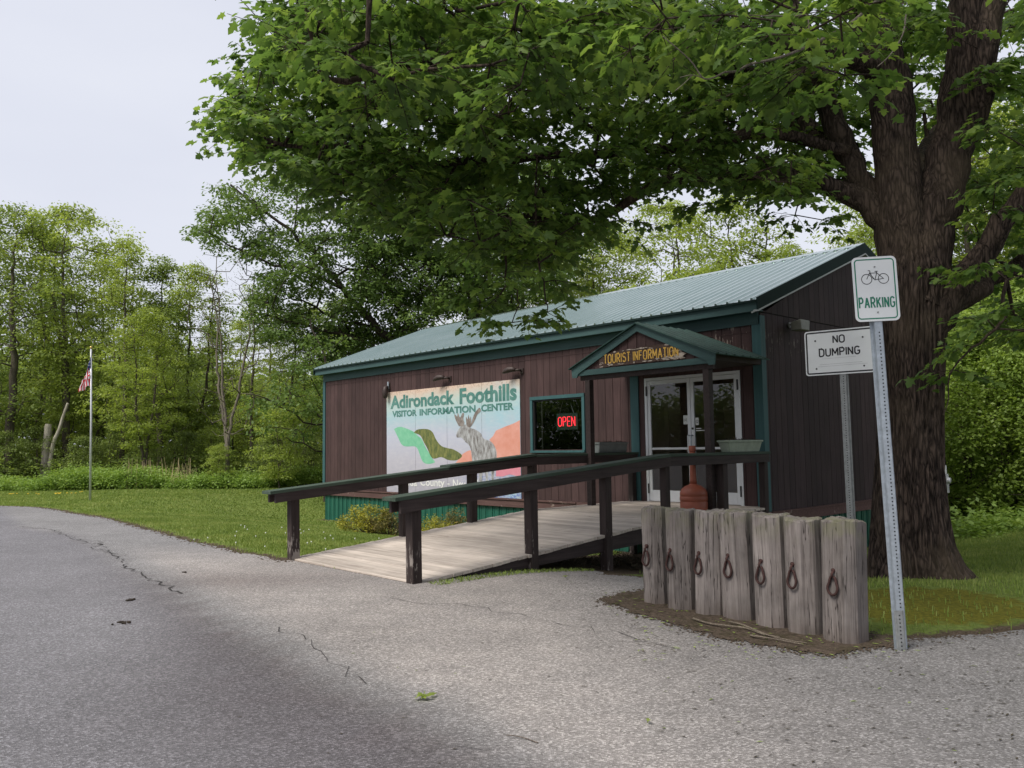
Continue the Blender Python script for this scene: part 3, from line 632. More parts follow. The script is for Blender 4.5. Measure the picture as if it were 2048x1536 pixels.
# behind the building
for i, (px, Y, k, yt, lb) in enumerate([(1480, 34, 'pale', 370, 'yellow-green tree with twin dark stems above the middle of the roof'), (1230, 38, 'pale', 440, 'pale tree right of the drooping maple branches, behind the roof'), (1340, 42, 'broad2', 400, 'pale green broad tree behind the twin-stemmed one above the roof'),
                                        (1590, 40, 'pale', 480, 'sparse pale tree behind the high end of the roof'), (1120, 44, 'broad2', 470, 'fresh green tree peeping over the ridge below the drooping maple twigs'), (1700, 38, 'slender', 520, 'small tree behind the roof peak beside the maple trunk')]):
    front(px, Y, k, yt, lb)
for i, (px, Y, k, yt) in enumerate([(1170, 36, 'under', 560), (1260, 34, 'under', 570), (1350, 33, 'under', 540), (1420, 36, 'under', 520), (1550, 35, 'under', 520), (1050, 40, 'broad', 420), (1640, 44, 'broad', 560), (960, 45, 'broad', 470)]):
    front(px, Y, k, yt, LB_ROOF[i], 'trees showing over the roof')
# right side beyond the big maple
for i, (px, Y, k, yt) in enumerate([(1930, 21, 'thicket', 640), (2010, 20.5, 'thicket', 610), (2090, 20, 'thicket', 600), (1880, 24, 'thicket', 620), (1965, 24.5, 'thicket', 560), (2060, 24, 'thicket', 540), (2140, 22, 'thicket', 560), (2200, 19, 'thicket', 600)]):
    front(px, Y, k, yt, LB_THK[i], 'thicket right of the maple', cat='shrub')
for i, (px, Y, k, yt) in enumerate([(1910, 30, 'broad', 250), (1990, 28, 'broad2', 200), (2100, 30, 'broad', 150), (1830, 34, 'broad2', 300), (2030, 36, 'pale', 300), (2250, 26, 'broad', 100), (1760, 42, 'pale', 430)]):
    front(px, Y, k, yt, LB_TALL[i], 'tall trees behind the right thicket')
# ------------------------------------------------------------------ mid-distance maples behind the low end of the roof
def leaning_tree(seed, base, limbs, crown, label, per=105, n=260, crad=.62, ls=.15, lm=M['leaf_dark']):
    r = np.random.default_rng(seed); sk = Skel(r); t = thing('maple_tree', label, 'tree', (base[0], base[1], gz(base[0], base[1])))
    B = np.array(t.location)
    for pts, rads in limbs: sk.limb([np.array(p) - B for p in pts], [q * .72 for q in rads], jit=.05, seg=.5)
    ctr = np.array(crown) - B
    sk.grow(ctr, .5, .03, .5, 0, .010, .08)
    link_mesh('trunk', sk.tubes(MB(), minr=.008).mesh('trunk', M['bark_dark'], True), t)
    P, T, N, s_ = disc_leaves(r, ctr, per, crad, ls, .2, .4); link_mesh('crown', leaves('crown', P, T, N, s_, lm), t)
    return t
def sample_mask(r, poly, n, Y0, Y1, inset=0):
    o = []; xs_ = [p[0] for p in poly]; ys_ = [p[1] for p in poly]
    while len(o) < n:
        k = 4 * n; px = r.uniform(min(xs_), max(xs_), k); py = r.uniform(min(ys_), max(ys_), k); m = poly_in(px, py, poly)
        if inset:
            d, _, _ = seg_near(px, py, poly, True); m &= d > inset
        for a_, b_ in zip(px[m], py[m]): o.append(tuple(at(a_, b_, r.uniform(Y0, Y1))))
    return o[:n]
r_ = np.random.default_rng(31)
b1 = (-2.6, 32.5)
def L(pts, Y0, Y1): n = len(pts); return [tuple(at(a, b, Y0 + (Y1 - Y0) * i / (n - 1))) for i, (a, b) in enumerate(pts)]
gb = (b1[0], b1[1], gz(*b1) - .3)
limbs1 = [([gb] + L([(850, 760), (820, 715), (760, 660), (690, 580), (620, 500), (540, 430), (460, 370)], 32.5, 30.5), [.34, .28, .24, .18, .12, .08, .05]),
          ([gb] + L([(880, 760), (850, 700), (800, 620), (740, 520), (680, 420), (640, 330)], 32.5, 32), [.3, .26, .2, .14, .09, .05]),
          (L([(820, 715), (740, 690), (650, 660), (560, 640), (500, 620)], 32.3, 30), [.12, .10, .07, .04]),
          (L([(690, 580), (600, 540), (500, 510), (420, 470)], 31.3, 30), [.11, .08, .05, .03]),
          (L([(760, 660), (680, 640), (600, 600), (520, 560)], 32, 31), [.09, .07, .05, .03])]
poly1 = [(370, 340), (430, 330), (520, 350), (600, 300), (760, 260), (900, 300), (960, 600), (860, 640), (760, 655), (700, 640), (640, 700), (520, 690), (470, 640), (520, 560), (430, 520), (375, 460), (400, 400)]
leaning_tree(31, b1, limbs1, sample_mask(r_, poly1, 430, 29, 35, 10) + sample_mask(r_, [(640, 640), (880, 630), (820, 690), (740, 700), (660, 730), (600, 700)], 75, 31, 35, 4), 'large dark maple leaning left over the low end of the roof, many oblique limbs', lm=M['leaf_dark'])
b2 = (-.6, 34.5); gb2 = (b2[0], b2[1], gz(*b2) - .3)
limbs2 = [([gb2] + L([(965, 700), (950, 620), (930, 520), (900, 400)], 34.5, 34), [.36, .3, .22, .12, .05]), ([gb2] + L([(985, 700), (1010, 610), (1040, 500), (1060, 400)], 34.5, 34), [.32, .26, .18, .1, .05]), (L([(955, 650), (880, 560), (830, 480)], 34.5, 33), [.16, .1, .05])]
poly2 = [(720, 300), (1140, 300), (1150, 560), (1080, 640), (980, 640), (840, 650), (760, 640), (700, 560)]
leaning_tree(32, b2, limbs2, sample_mask(r_, poly2, 520, 31, 38, 10), 'dark upright maple with thick black stems behind the middle of the roof')
b3 = (-6.3, 27.5); gb3 = (b3[0], b3[1], gz(*b3) - .3)
limbs3 = [([gb3] + L([(655, 800), (650, 730), (620, 640)], 27.5, 28), [.1, .08, .06, .03]), (L([(655, 850), (600, 840), (540, 800), (490, 790)], 27.5, 26.5), [.05, .04, .03, .02]), (L([(655, 900), (600, 890), (560, 870)], 27.5, 26.5), [.04, .03, .02])]
poly3 = [(480, 770), (560, 740), (640, 640), (700, 660), (655, 900), (600, 890), (500, 850)]
leaning_tree(33, b3, limbs3, sample_mask(r_, poly3, 60, 26.5, 29, 5), 'low-branched small maple hugging the left end of the building', 60, 60, .5, .13)
# ------------------------------------------------------------------ the big maple
def big_maple():
    r = np.random.default_rng(5); bx, by = 4.33, 8.9
    t = thing('maple_tree', 'huge old maple with dark furrowed trunk beside the bike parking sign, crown over the building', 'tree', (bx, by, gz(bx, by)))
    B = np.array(t.location); sk = Skel(r)
    loc = lambda pts: [np.array(p) - B for p in pts]
    lm = {}
    # the bole, a fine mesh with furrows and root flare
    axis_pts = [(4.33, 8.9, -.35), (4.31, 8.9, -.1), (4.29, 8.9, .12), (4.28, 8.9, .4), (4.29, 8.9, .9), (4.33, 8.9, 1.5), (4.38, 8.9, 2.1), (4.42, 8.9, 2.7), (4.44, 8.9, 3.2), (4.45, 8.9, 3.5), (4.45, 8.9, 3.95)]
    axis_s = catmull([tuple(p) for p in axis_pts], 14); zz = np.array([p[2] for p in axis_s])
    rad = np.interp(zz, [-.35, -.1, .05, .3, .6, 1.0, 1.8, 2.4, 2.9, 3.3, 3.9], [.68, .54, .455, .39, .36, .338, .325, .325, .35, .37, .15])
    nz = len(axis_s); ph = r.uniform(0, 6.28, 40); kk = r.integers(10, 38, 40)
    def dsp(i, th, rr):
        z = zz[i]; fl = math.exp(-max(z + .1, 0) / .32)
        f = .22 * rr * fl * (math.cos(3 * th + .6) * .6 + math.cos(5 * th + 2) * .5)
        b_ = 0
        for q in range(7): b_ += math.sin(kk[q] * th + ph[q] + 1.6 * math.sin(z * (1.3 + .4 * q) + ph[q + 10])) / 7
        f += .060 * (min(1, abs(b_) * 3.2) ** .6 - .6) + .02 * math.sin(2 * th + z * 1.3)
        return f
    mb = MB(); mb.tube([np.array(p) - B for p in axis_s], rad, 170, True, 0, dsp)
    start = lambda px, py, Y=8.9: tuple(at(px, py, Y))
    A_ = sk.limb(loc(L([(1815, 560), (1785, 460), (1738, 405), (1682, 376), (1600, 352), (1500, 345), (1400, 345), (1300, 375), (1200, 435), (1090, 470), (1000, 500)], 8.9, 9.6)), [.22, .2, .15, .11, .09, .085, .08, .06, .045, .03, .02], seg=.25)
    B_ = sk.limb(loc(L([(1815, 540), (1785, 440), (1732, 375), (1698, 315), (1668, 245), (1640, 160), (1600, 60), (1560, -60), (1500, -200)], 8.95, 9.6)), [.22, .18, .14, .135, .13, .12, .10, .08, .06], seg=.25)
    C_ = sk.limb(loc(L([(1822, 620), (1806, 480), (1797, 375), (1790, 290), (1783, 200), (1762, 105), (1738, 0), (1700, -180), (1640, -420), (1600, -600)], 8.95, 8.8)), [.32, .29, .25, .23, .235, .22, .19, .15, .1, .05], seg=.25)
    D_ = sk.limb(loc(L([(1832, 620), (1856, 470), (1884, 370), (1906, 290), (1922, 200), (1935, 100), (1945, -40), (1970, -220), (2000, -450)], 8.9, 8.7)), [.32, .27, .24, .235, .225, .21, .18, .14, .07], seg=.25)
    sk.limb(loc(L([(1912, 290), (1945, 230), (1966, 150), (1985, 40), (2010, -90), (2060, -260)], 8.8, 8.2)), [.17, .15, .13, .12, .1, .05], seg=.25)
    sk.limb(loc(L([(1845, 700), (1885, 610), (1930, 550), (1985, 480), (2045, 395), (2120, 300), (2220, 180)], 8.8, 8.3)), [.16, .16, .14, .12, .11, .09, .04], seg=.25)
    sk.limb(loc(L([(1855, 690), (1900, 625), (1950, 585), (2010, 545), (2080, 500), (2200, 430)], 9.0, 9.6)), [.12, .11, .10, .09, .07, .03], seg=.25)
    sk.limb(loc(L([(2010, 560), (2000, 640), (1960, 680), (1915, 720), (1895, 780), (1885, 850)], 7.8, 8.0)), [.02, .018, .014, .010, .007, .004], seg=.15)
    F_ = sk.limb(loc(L([(1690, 300), (1560, 270), (1400, 285), (1250, 300), (1100, 312), (930, 320), (850, 325), (770, 302), (660, 296), (570, 293), (490, 250)], 9.1, 8.7)), [.075, .07, .062, .055, .05, .045, .04, .035, .03, .022, .015], seg=.25)
    sk.limb(loc(L([(1650, 180), (1500, 150), (1350, 130), (1200, 110), (1050, 120), (900, 90), (750, 100), (620, 80), (530, 60)], 9.2, 9.6)), [.12, .1, .09, .08, .07, .055, .045, .03, .015], seg=.25)
    sk.limb(loc(L([(1760, 140), (1600, 90), (1420, 60), (1200, 40), (1000, 95), (800, 130), (640, 170)], 8.8, 6.3)), [.11, .10, .08, .07, .055, .035, .02], seg=.25)
    sk.limb(loc(L([(1740, 20), (1500, -100), (1250, -160), (950, -160), (700, -120)], 8.8, 5.2)), [.12, .10, .08, .06, .03], seg=.25)
    sk.limb(loc(L([(1610, -60), (1300, -160), (1000, -220), (700, -200), (500, -120)], 9.4, 10.5)), [.1, .09, .07, .05, .02], seg=.25)
    sk.limb(loc(L([(1200, 435), (1140, 450), (1050, 430), (900, 425), (760, 440)], 9.5, 9.0)), [.045, .04, .03, .025, .015], seg=.25)
    sk.limb(loc(L([(1905, -60), (1800, -180), (1700, -300)], 8.8, 5.5)), [.08, .07, .04], seg=.25)
    sk.limb(loc(L([(1800, 400), (1850, 300), (1900, 200)], 9.2, 13)), [.14, .1, .04], seg=.25)
    sk.limb(loc(L([(1700, 300), (1500, 200), (1300, 150)], 9.4, 13.5)), [.12, .08, .03], seg=.25)
    # drooping twigs in front of the roof
    sk.limb(loc(L([(1010, 500), (1015, 560), (1033, 590), (1030, 630), (1015, 655)], 8.3, 8.2)), [.014, .010, .008, .006, .005], seg=.12)
    sk.limb(loc(L([(1085, 500), (1085, 550), (1092, 600), (1098, 622)], 8.3, 8.2)), [.014, .010, .007, .005], seg=.12)
    # cluster centres: screen outline of the crown x real depth
    mask = [(555, -40), (480, 50), (455, 120), (415, 200), (410, 260), (450, 300), (520, 345), (585, 380), (650, 405), (700, 450), (770, 485), (870, 500), (930, 560), (985, 585), (1040, 560), (1130, 575), (1175, 520), (1225, 455), (1300, 415), (1400, 395), (1480, 380),
            (1560, 420), (1640, 420), (1700, 400), (1745, 330), (1800, 280), (1870, 260), (1900, 420), (1890, 520), (1915, 640), (1960, 690), (2100, 720), (2300, 700), (2300, -40)]
    pts = []
    area = [(mask, 400, 7.6, 10.2), (mask, 170, 9.5, 13.0)]
    for pl, n_, a0, a1 in area: pts += sample_mask(r, pl, n_, a0, a1, 26)
    left = [(560, 0), (485, 60), (460, 130), (420, 210), (430, 270), (520, 330), (640, 400), (760, 470), (900, 500), (1000, 560), (1130, 540), (1200, 430), (1200, 0)]
    pts += sample_mask(r, left, 230, 7.6, 10.4, 22)
    pts += sample_mask(r, [(1180, 60), (1680, 60), (1730, 300), (1660, 400), (1540, 380), (1400, 370), (1200, 400)], 170, 8.6, 12.5, 16); pts += sample_mask(r, [(1700, -20), (2080, -20), (2080, 420), (1960, 440), (1900, 380), (1830, 330), (1760, 300)], 80, 10.2, 13.5, 10)
    near = [(600, -40), (560, 60), (620, 200), (760, 230), (900, 210), (1000, 260), (1150, 200), (1300, 170), (1420, 120), (1600, 60), (1700, -40)]
    pts += sample_mask(r, near, 90, 5.4, 7.4, 10)
    hole = [(1690, 110), (1960, 110), (1975, 420), (1900, 560), (1740, 480), (1600, 250)]
    def keep(p):
        d = Vector(p) - Vector((0, 0, CAM_H)); zf = d.dot(fwd); return not (p[1] < 9.6 and poly_in(np.array([1024 + F_PX * d.dot(rtv) / zf]), np.array([768 - F_PX * d.dot(upv) / zf]), hole)[0])
    pts = [p for p in pts if keep(p)]
    for (px, py, Y) in [(1040, 170, 5.2), (980, 130, 5.3), (1060, 100, 5.2), (1260, 100, 4.9), (1620, 130, 4.9), (1690, 150, 5.0), (1580, 165, 5.0), (1540, 70, 4.8), (960, 250, 5.8), (1000, 430, 7.0), (940, 400, 7.2), (1320, 60, 5.0), (1680, 30, 4.8), (1720, 10, 4.7), (1450, 30, 4.9),
                       (960, 485, 7.6), (890, 470, 7.8), (1160, 450, 8.5), (1240, 440, 8.8), (1400, 410, 9.3), (1480, 400, 9.2), (1645, 440, 9.0), (1590, 430, 9.3), (1700, 350, 9.9), (1560, 300, 9.5), (1000, 645, 8.2), (1095, 625, 8.2), (1060, 640, 8.2), (1935, 690, 7.9), (1905, 740, 8.0), (1975, 640, 7.8), (2030, 660, 8.0), (1000, 590, 8.3), (960, 600, 8.3), (1110, 560, 8.4)]:
        pts.append(tuple(at(px, py, Y)))
    # the rest of the crown: above the frame, behind and to the right
    k = 0
    while k < 720:
        q = np.array([r.uniform(-4, 11.5), r.uniform(3.2, 16.5), r.uniform(3.6, 13)])
        e = ((q[0] - 4.0) / 7.8) ** 2 + ((q[1] - 9.3) / 6.8) ** 2 + ((q[2] - 6.4) / 6.6) ** 2
        if e > 1 or e < .12: continue
        d = Vector(q) - Vector((0, 0, CAM_H)); zf = d.dot(fwd); px = 1024 + F_PX * d.dot(rtv) / zf; py = 768 - F_PX * d.dot(upv) / zf
        if -60 < px < 2110 and py > -70: continue
        pts.append(tuple(q)); k += 1
    ctr = np.array(pts) - B
    skip = 0
    sk.grow(ctr, .30, .03, .35, skip, .0055, .05, .05)
    sk.tubes(mb, minr=.003)
    # sprays of maple leaves on twigs
    LP, LT, LN, LS = [], [], [], []
    par = np.array([sk.P[sk.par[e]] if sk.par[e] >= 0 else sk.P[e] for e in sk.ends])
    for i, c in enumerate(ctr):
        outd = c - par[i]; outd[2] *= .3; outd /= np.linalg.norm(outd) + 1e-9; th0 = math.atan2(outd[1], outd[0])
        small = 27 <= 0
        nt_ = 5; hang = (i >= 1200)
        for q in range(nt_):
            th = th0 + (q - 2) * .75 + r.normal(0, .3); Ld = r.uniform(.22, .46); dv = np.array([math.cos(th), math.sin(th), r.normal(-.15, .22)])
            tip = c + dv * Ld - np.array([0, 0, .08 * Ld]); mid = c + dv * Ld * .55
            mb.tube([c, mid, tip], [.004, .003, .002], 3, False)
            nl = int(r.integers(8, 13))
            for j in range(nl):
                t_ = .25 + .75 * (j + .5) / nl; p = (c + dv * Ld * t_) - np.array([0, 0, .08 * Ld * t_ * t_])
                sd_ = (-1) ** j; a_ = th + sd_ * r.uniform(.4, 1.5) if j < nl - 1 else th + r.normal(0, .3)
                pd = np.array([math.cos(a_), math.sin(a_), r.normal(-.15, .3)]); p = p + pd * r.uniform(.03, .08)
                LP.append(p); LT.append((pd[0], pd[1], -abs(r.normal(.45, .4)))); LN.append((r.normal(0, .38), r.normal(0, .38), 1)); LS.append(r.uniform(.055, .115))
    LP, LT, LN, LS = map(np.array, (LP, LT, LN, LS))
    LP = LP - (LT / np.linalg.norm(LT, axis=1, keepdims=True)) * 0
    link_mesh('trunk', mb.mesh('trunk', M['bark_maple'], True), t)
    link_mesh('crown', leaves('crown', LP, LT, LN, LS, M['leaf_maple'], MAPLE_V, MAPLE_F), t)
    # pale dead branches near the viewer
    db = MB()
    def dead(pts, Y0, Y1, r0, r1):
        Pp = loc(L(pts, Y0, Y1)); Pp = catmull([tuple(p) for p in Pp], 5); db.tube(Pp, list(np.linspace(r0, r1, len(Pp))), 7)
    dead([(1830, -60), (1741, 12), (1696, 50), (1617, 92), (1560, 115), (1500, 129), (1475, 142), (1450, 144)], 5.6, 4.9, .013, .007)
    dead([(1617, 92), (1618, 55), (1612, 30), (1590, 32), (1545, 32), (1490, 30)], 5.1, 5.0, .006, .003)
    dead([(1450, 144), (1410, 158), (1380, 120), (1325, 72)], 4.9, 4.8, .006, .003)
    dead([(1410, 158), (1385, 150), (1360, 155)], 4.9, 4.85, .004, .002); dead([(1385, 150), (1370, 165), (1350, 182)], 4.9, 4.85, .003, .002)
    dead([(1812, 30), (1805, 70), (1780, 110), (1755, 133)], 5.5, 5.3, .006, .003)
    db.build('dead_branch', M['bark_bare'], t, True)['label'] = 'pale leafless dead branch'
    return t
big_maple()
#==PART2==
# ------------------------------------------------------------------ lettering helpers (flat meshes in the x,z plane, facing -y)
def arc(cx, cy, rx, ry, a0, a1, n=10): return [(cx + rx * math.cos(R_(a0 + (a1 - a0) * i / n)), cy + ry * math.sin(R_(a0 + (a1 - a0) * i / n))) for i in range(n + 1)]
GL = {'A': [[(0, 0), (.28, 1)], [(.28, 1), (.56, 0)], [(.10, .34), (.46, .34)]], 'C': [arc(.28, .72, .26, .26, 20, 180, 8) + arc(.28, .28, .26, .26, 180, 340, 8)],
      'D': [[(0, 0), (0, 1), (.22, 1)] + arc(.22, .70, .30, .30, 90, 0, 6) + arc(.22, .30, .30, .30, 0, -90, 6) + [(0, 0)]], 'E': [[(.46, 1), (0, 1), (0, 0), (.46, 0)], [(0, .52), (.38, .52)]],
      'F': [[(.46, 1), (0, 1), (0, 0)], [(0, .52), (.38, .52)]], 'G': [arc(.28, .72, .26, .27, 25, 180, 8) + arc(.28, .28, .26, .27, 180, 360, 8) + [(.54, .46), (.30, .46)]],
      'I': [[(0, 0), (0, 1)]], 'K': [[(0, 0), (0, 1)], [(.48, 1), (.02, .42)], [(.16, .58), (.50, 0)]], 'M': [[(0, 0), (0, 1)], [(.02, .97), (.31, .26)], [(.31, .26), (.60, .97)], [(.62, 0), (.62, 1)]], 'N': [[(0, 0), (0, 1)], [(0, .97), (.48, .03)], [(.48, 0), (.48, 1)]],
      'O': [arc(.28, .72, .27, .27, 0, 180, 8) + arc(.28, .28, .27, .27, 180, 360, 8) + [(.55, .72)]], 'P': [[(0, 0), (0, 1), (.24, 1)] + arc(.24, .74, .25, .26, 90, -90, 8) + [(0, .48)]],
      'R': [[(0, 0), (0, 1), (.24, 1)] + arc(.24, .74, .25, .26, 90, -90, 8) + [(0, .48)], [(.24, .48), (.50, 0)]], 'S': [arc(.26, .74, .24, .25, 20, 240, 8) + [(.38, .50)] + arc(.26, .26, .25, .25, 40, -160, 8)],
      'T': [[(.24, 0), (.24, 1)], [(0, 1), (.48, 1)]], 'U': [[(0, 1), (0, .28)] + arc(.26, .27, .26, .27, 180, 360, 8) + [(.52, 1)]], 'V': [[(0, 1), (.27, 0), (.54, 1)]], 'Y': [[(0, 1), (.26, .5), (.52, 1)], [(.26, .5), (.26, 0)]]}
def ribbon2(mb, pl, wd, y, mi=0, serif=False):
    P = [np.array(p, float) for p in pl]; n = len(P); vs = []
    for i in range(n):
        a = P[i] - P[i - 1] if i > 0 else P[1] - P[0]; b = P[i + 1] - P[i] if i < n - 1 else a
        a = a / (np.linalg.norm(a) + 1e-9); b = b / (np.linalg.norm(b) + 1e-9); m = a + b; m = m / (np.linalg.norm(m) + 1e-9); nrm = np.array([-m[1], m[0]])
        k = 1 / max(.45, float(nrm @ np.array([-a[1], a[0]]))); q = P[i].copy()
        vs += [(q[0] + nrm[0] * wd / 2 * k, y, q[1] + nrm[1] * wd / 2 * k), (q[0] - nrm[0] * wd / 2 * k, y, q[1] - nrm[1] * wd / 2 * k)]
    mb.add(vs, [(2 * i, 2 * i + 1, 2 * i + 3, 2 * i + 2) for i in range(n - 1)], mi)
def stroke_text(mb, txt, x0, x1, z0, z1, wd, y, mi=0, gap=.24, serif=0):
    tot = 0; pos = []
    for ch in txt:
        if ch == ' ': tot += .34; continue
        pos.append((ch, tot)); tot += max(p[0] for s_ in GL[ch] for p in s_) + gap
    tot -= gap; kx = (x1 - x0 - wd) / tot; kz = (z1 - z0 - wd)
    for ch, ox in pos:
        for si, s_ in enumerate(GL[ch]):
            pl = [(x0 + wd / 2 + (ox + p[0]) * kx, z0 + wd / 2 + p[1] * kz) for p in s_]
            ribbon2(mb, pl, wd, y - si * .0006, mi)
            if serif:
                for e, (p, q) in enumerate([(pl[0], pl[1]), (pl[-1], pl[-2])]):
                    if abs(p[0] - q[0]) < abs(p[1] - q[1]) * .8: ribbon2(mb, [(p[0] - serif * .5, p[1]), (p[0] + serif * .5, p[1])], wd * .45, y - .0014 - .0003 * e, mi)
def font_text(txt, x0, x1, z0, z1, y, off=.02, shear=0, flare=0):
    """built-in font turned into a flat mesh that fills a rectangle"""
    cu = bpy.data.curves.new('lettering', 'FONT'); cu.body = txt; cu.offset = off; cu.shear = shear; cu.resolution_u = 3
    o = bpy.data.objects.new('lettering', cu); C.objects.link(o); bpy.context.view_layer.update()
    me = bpy.data.meshes.new_from_object(o.evaluated_get(bpy.context.evaluated_depsgraph_get()))
    V = np.array([v.co[:] for v in me.vertices]); F = [tuple(p.vertices) for p in me.polygons]
    bpy.data.objects.remove(o); bpy.data.curves.remove(cu); bpy.data.meshes.remove(me)
    lo, hi = V.min(0), V.max(0); X_ = x0 + (V[:, 0] - lo[0]) / (hi[0] - lo[0]) * (x1 - x0); Z_ = z0 + (V[:, 1] - lo[1]) / (hi[1] - lo[1]) * (z1 - z0)
    return [(a, y, b) for a, b in zip(X_, Z_)], F
# ------------------------------------------------------------------ the building (local x to the right along the front, y into the building)
BZ = YAW - math.pi / 2
def bthing(name, label, cat, x=0, y=0, z=0, group=None, rz=0.0):
    p = bp(-x, -y, z); return thing(name, label, cat, p, BZ + rz, group)
bld = bthing('visitor_centre', 'low brown plank building with green ribbed metal roof and teal trim', 'building')
Lx = -BL; ZS, ZE, ZR = .30, 3.56, 5.30; EO = .22            # sill top, eave, ridge, overhang
def planks(mb, a0, a1, z0, ztop, place, openings=(), w0=.1905, gap=.009, th=.016, seed=3, jit=.0):
    r = random.Random(seed); x = a0
    while x < a1 - .001:
        xe = min(x + w0, a1); segs = [(z0, None)]
        cuts = [o for o in openings if o[0] < xe - .001 and o[1] > x + .001]
        xs_ = sorted({x, xe, *[c for o in cuts for c in (o[0], o[1]) if x < c < xe]})
        for p, q in zip(xs_[:-1], xs_[1:]):
            m = (p + q) / 2; here = sorted([(o[2], o[3]) for o in cuts if o[0] < m < o[1]]); zc = z0; pieces = []
            for lo, hi in here:
                if lo > zc: pieces.append((zc, lo))
                zc = max(zc, hi)
            pieces.append((zc, None))
            g0 = gap / 2 if p == x else 0; g1 = gap / 2 if q == xe else 0
            for lo, hi in pieces:
                ta, tb = (ztop(p), ztop(q)) if hi is None else (hi, hi)
                if max(ta, tb) - lo < .01: continue
                place(mb, p + g0, q - g1, lo, ta, tb, th + r.uniform(-.0015, .0015))
        x = xe
def pl_front(mb, p, q, lo, ta, tb, th, y=0.0): mb.hexa([(p, y - th, lo), (q, y - th, lo), (q, y, lo), (p, y, lo)], [(p, y - th, ta), (q, y - th, tb), (q, y, tb), (p, y, ta)])
def pl_side(mb, p, q, lo, ta, tb, th, x=0.0): mb.hexa([(x, p, lo), (x + th, p, lo), (x + th, q, lo), (x, q, lo)], [(x, p, ta), (x + th, p, ta), (x + th, q, tb), (x, q, tb)])
WIN = (-5.50, -3.93, 1.29, 2.48); DOOR = (-2.42, -.39, .38, 2.66)
gable = lambda y: ZE + (ZR - ZE) * (1 - abs(y - BD / 2) / (BD / 2))
mb = MB(); planks(mb, Lx, 0, ZS, lambda x: ZE, pl_front, [(WIN[0] + .06, WIN[1] - .06, WIN[2] + .06, WIN[3] - .06), (DOOR[0] + .04, DOOR[1] - .04, -1, DOOR[3] - .03)])
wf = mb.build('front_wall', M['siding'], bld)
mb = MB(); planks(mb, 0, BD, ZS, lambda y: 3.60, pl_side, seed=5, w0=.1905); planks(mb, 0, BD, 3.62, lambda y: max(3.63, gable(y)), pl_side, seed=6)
mb.build('gable_wall', M['siding_shaded'], bld)
mb = MB()        # backing shell behind the boards, with the openings left free
for (x0, x1, z0, z1) in [(Lx, WIN[0], ZS, ZE), (WIN[0], WIN[1], ZS, WIN[2]), (WIN[0], WIN[1], WIN[3], ZE), (WIN[1], DOOR[0], ZS, ZE), (DOOR[0], DOOR[1], DOOR[3], ZE), (DOOR[1], 0, ZS, ZE)]: mb.box(x0, x1, .001, .10, z0, z1)
mb.prism_yz([(0.101, ZS), (BD, ZS), (BD, ZE), (BD / 2, ZR - .02), (0.101, ZE + .03)], -.10, -.001)
mb.prism_yz([(0.101, ZS), (BD, ZS), (BD, ZE), (BD / 2, ZR - .02), (0.101, ZE + .03)], Lx, Lx + .10)
mb.box(Lx + .101, -.101, BD - .1, BD, ZS, ZE)
mb.build('wall_framing', M['dark_gap'], bld)
mb = MB(); planks(mb, 0, BD, ZS, lambda y: max(3.58, gable(y)), lambda mb, p, q, lo, ta, tb, th: pl_side(mb, p, q, lo, ta, tb, th, Lx - th - .001), seed=8); mb.build('gable_wall', M['siding_shaded'], bld)
# interior: a plain room
mb = MB(); mb.box(Lx + .12, -.12, .12, BD - .2, .26, .34); mb.build('floor', M['interior_floor'], bld)
mb = MB(); mb.box(-5.9, -.12, 3.2, 3.3, .34, 2.9); mb.box(-2.9, -2.8, 1.2, 3.19, .34, 2.9); mb.box(-5.9, -.12, .12, 3.19, 2.91, 3.0); mb.build('interior_wall', M['interior'], bld)
mb = MB(); mb.box(-2.15, -1.9, 3.17, 3.195, 1.65, 2.0); mb.build('notice', M['paper_green'], bld)
# skirt, sill
mb = MB(); x = Lx
while x < -.01:
    e = min(x + .23, 0); mb.box(x, e, .03, .05, -.95, .11); mb.box(x + .02, x + .05, .012, .0295, -.95, .11); mb.box(x + .10, x + .115, .022, .0295, -.95, .11); x = e
y = .03
while y < BD:
    e = min(y + .23, BD); mb.box(-.05, -.03, y + .021, e + .02, -.95, .11); mb.box(-.0295, -.012, y + .04, y + .07, -.95, .11); mb.box(-.0295, -.022, y + .12, y + .135, -.95, .11); y = e
mb.box(Lx + .03, Lx + .05, .06, BD, -.95, .11)
mb.build('skirting', M['skirt'], bld)
mb = MB(); mb.box(Lx - .03, -2.9, -.045, .005, .11, .295); mb.box(Lx - .03, -4.2, -.070, -.046, .262, .292); mb.box(.002, .045, .02, BD, .11, .295); mb.box(.0455, .062, .1, BD - .4, .27, .293); mb.build('sill_board', M['sill'], bld)
# teal trims
for bxs in ([(-.125, .0175, -.040, -.018, .30, 3.40), (.018, .040, -.040, .10, .30, 3.55)], [(Lx - .02, Lx + .09, -.040, -.018, .30, 3.40), (Lx - .041, Lx - .0205, -.04, .08, .30, 3.40)], [(.018, .038, BD - .14, BD + .02, .12, 3.5)]):
    mb = MB(); [mb.box(*b_) for b_ in bxs]; mb.build('corner_board', M['teal'], bld)
mb = MB(); mb.box(-2.75, -2.56, -.042, -.018, .385, 2.78); mb.build('door_side_board', M['teal'], bld)
mb = MB(); mb.box(Lx - .02, .0, -.045, -.018, 3.405, 3.60); mb.build('frieze_board', M['teal_h'], bld)
mb = MB(); mb.box(Lx + .1, -.13, -.024, -.0175, 3.285, 3.30); mb.build('batten', M['siding'], bld)
slope = (ZR - 3.62) / (BD / 2 + EO)
mb = MB(); mb.box(Lx - .14, -.002 + .10, -EO - .022, -EO, 3.595, 3.765); mb.box(Lx - .14, .10, -EO + .001, -.046, 3.60, 3.62); mb.box(Lx - .14, .10, BD + EO, BD + EO + .02, 3.595, 3.765); mb.build('fascia', M['teal_h'], bld)
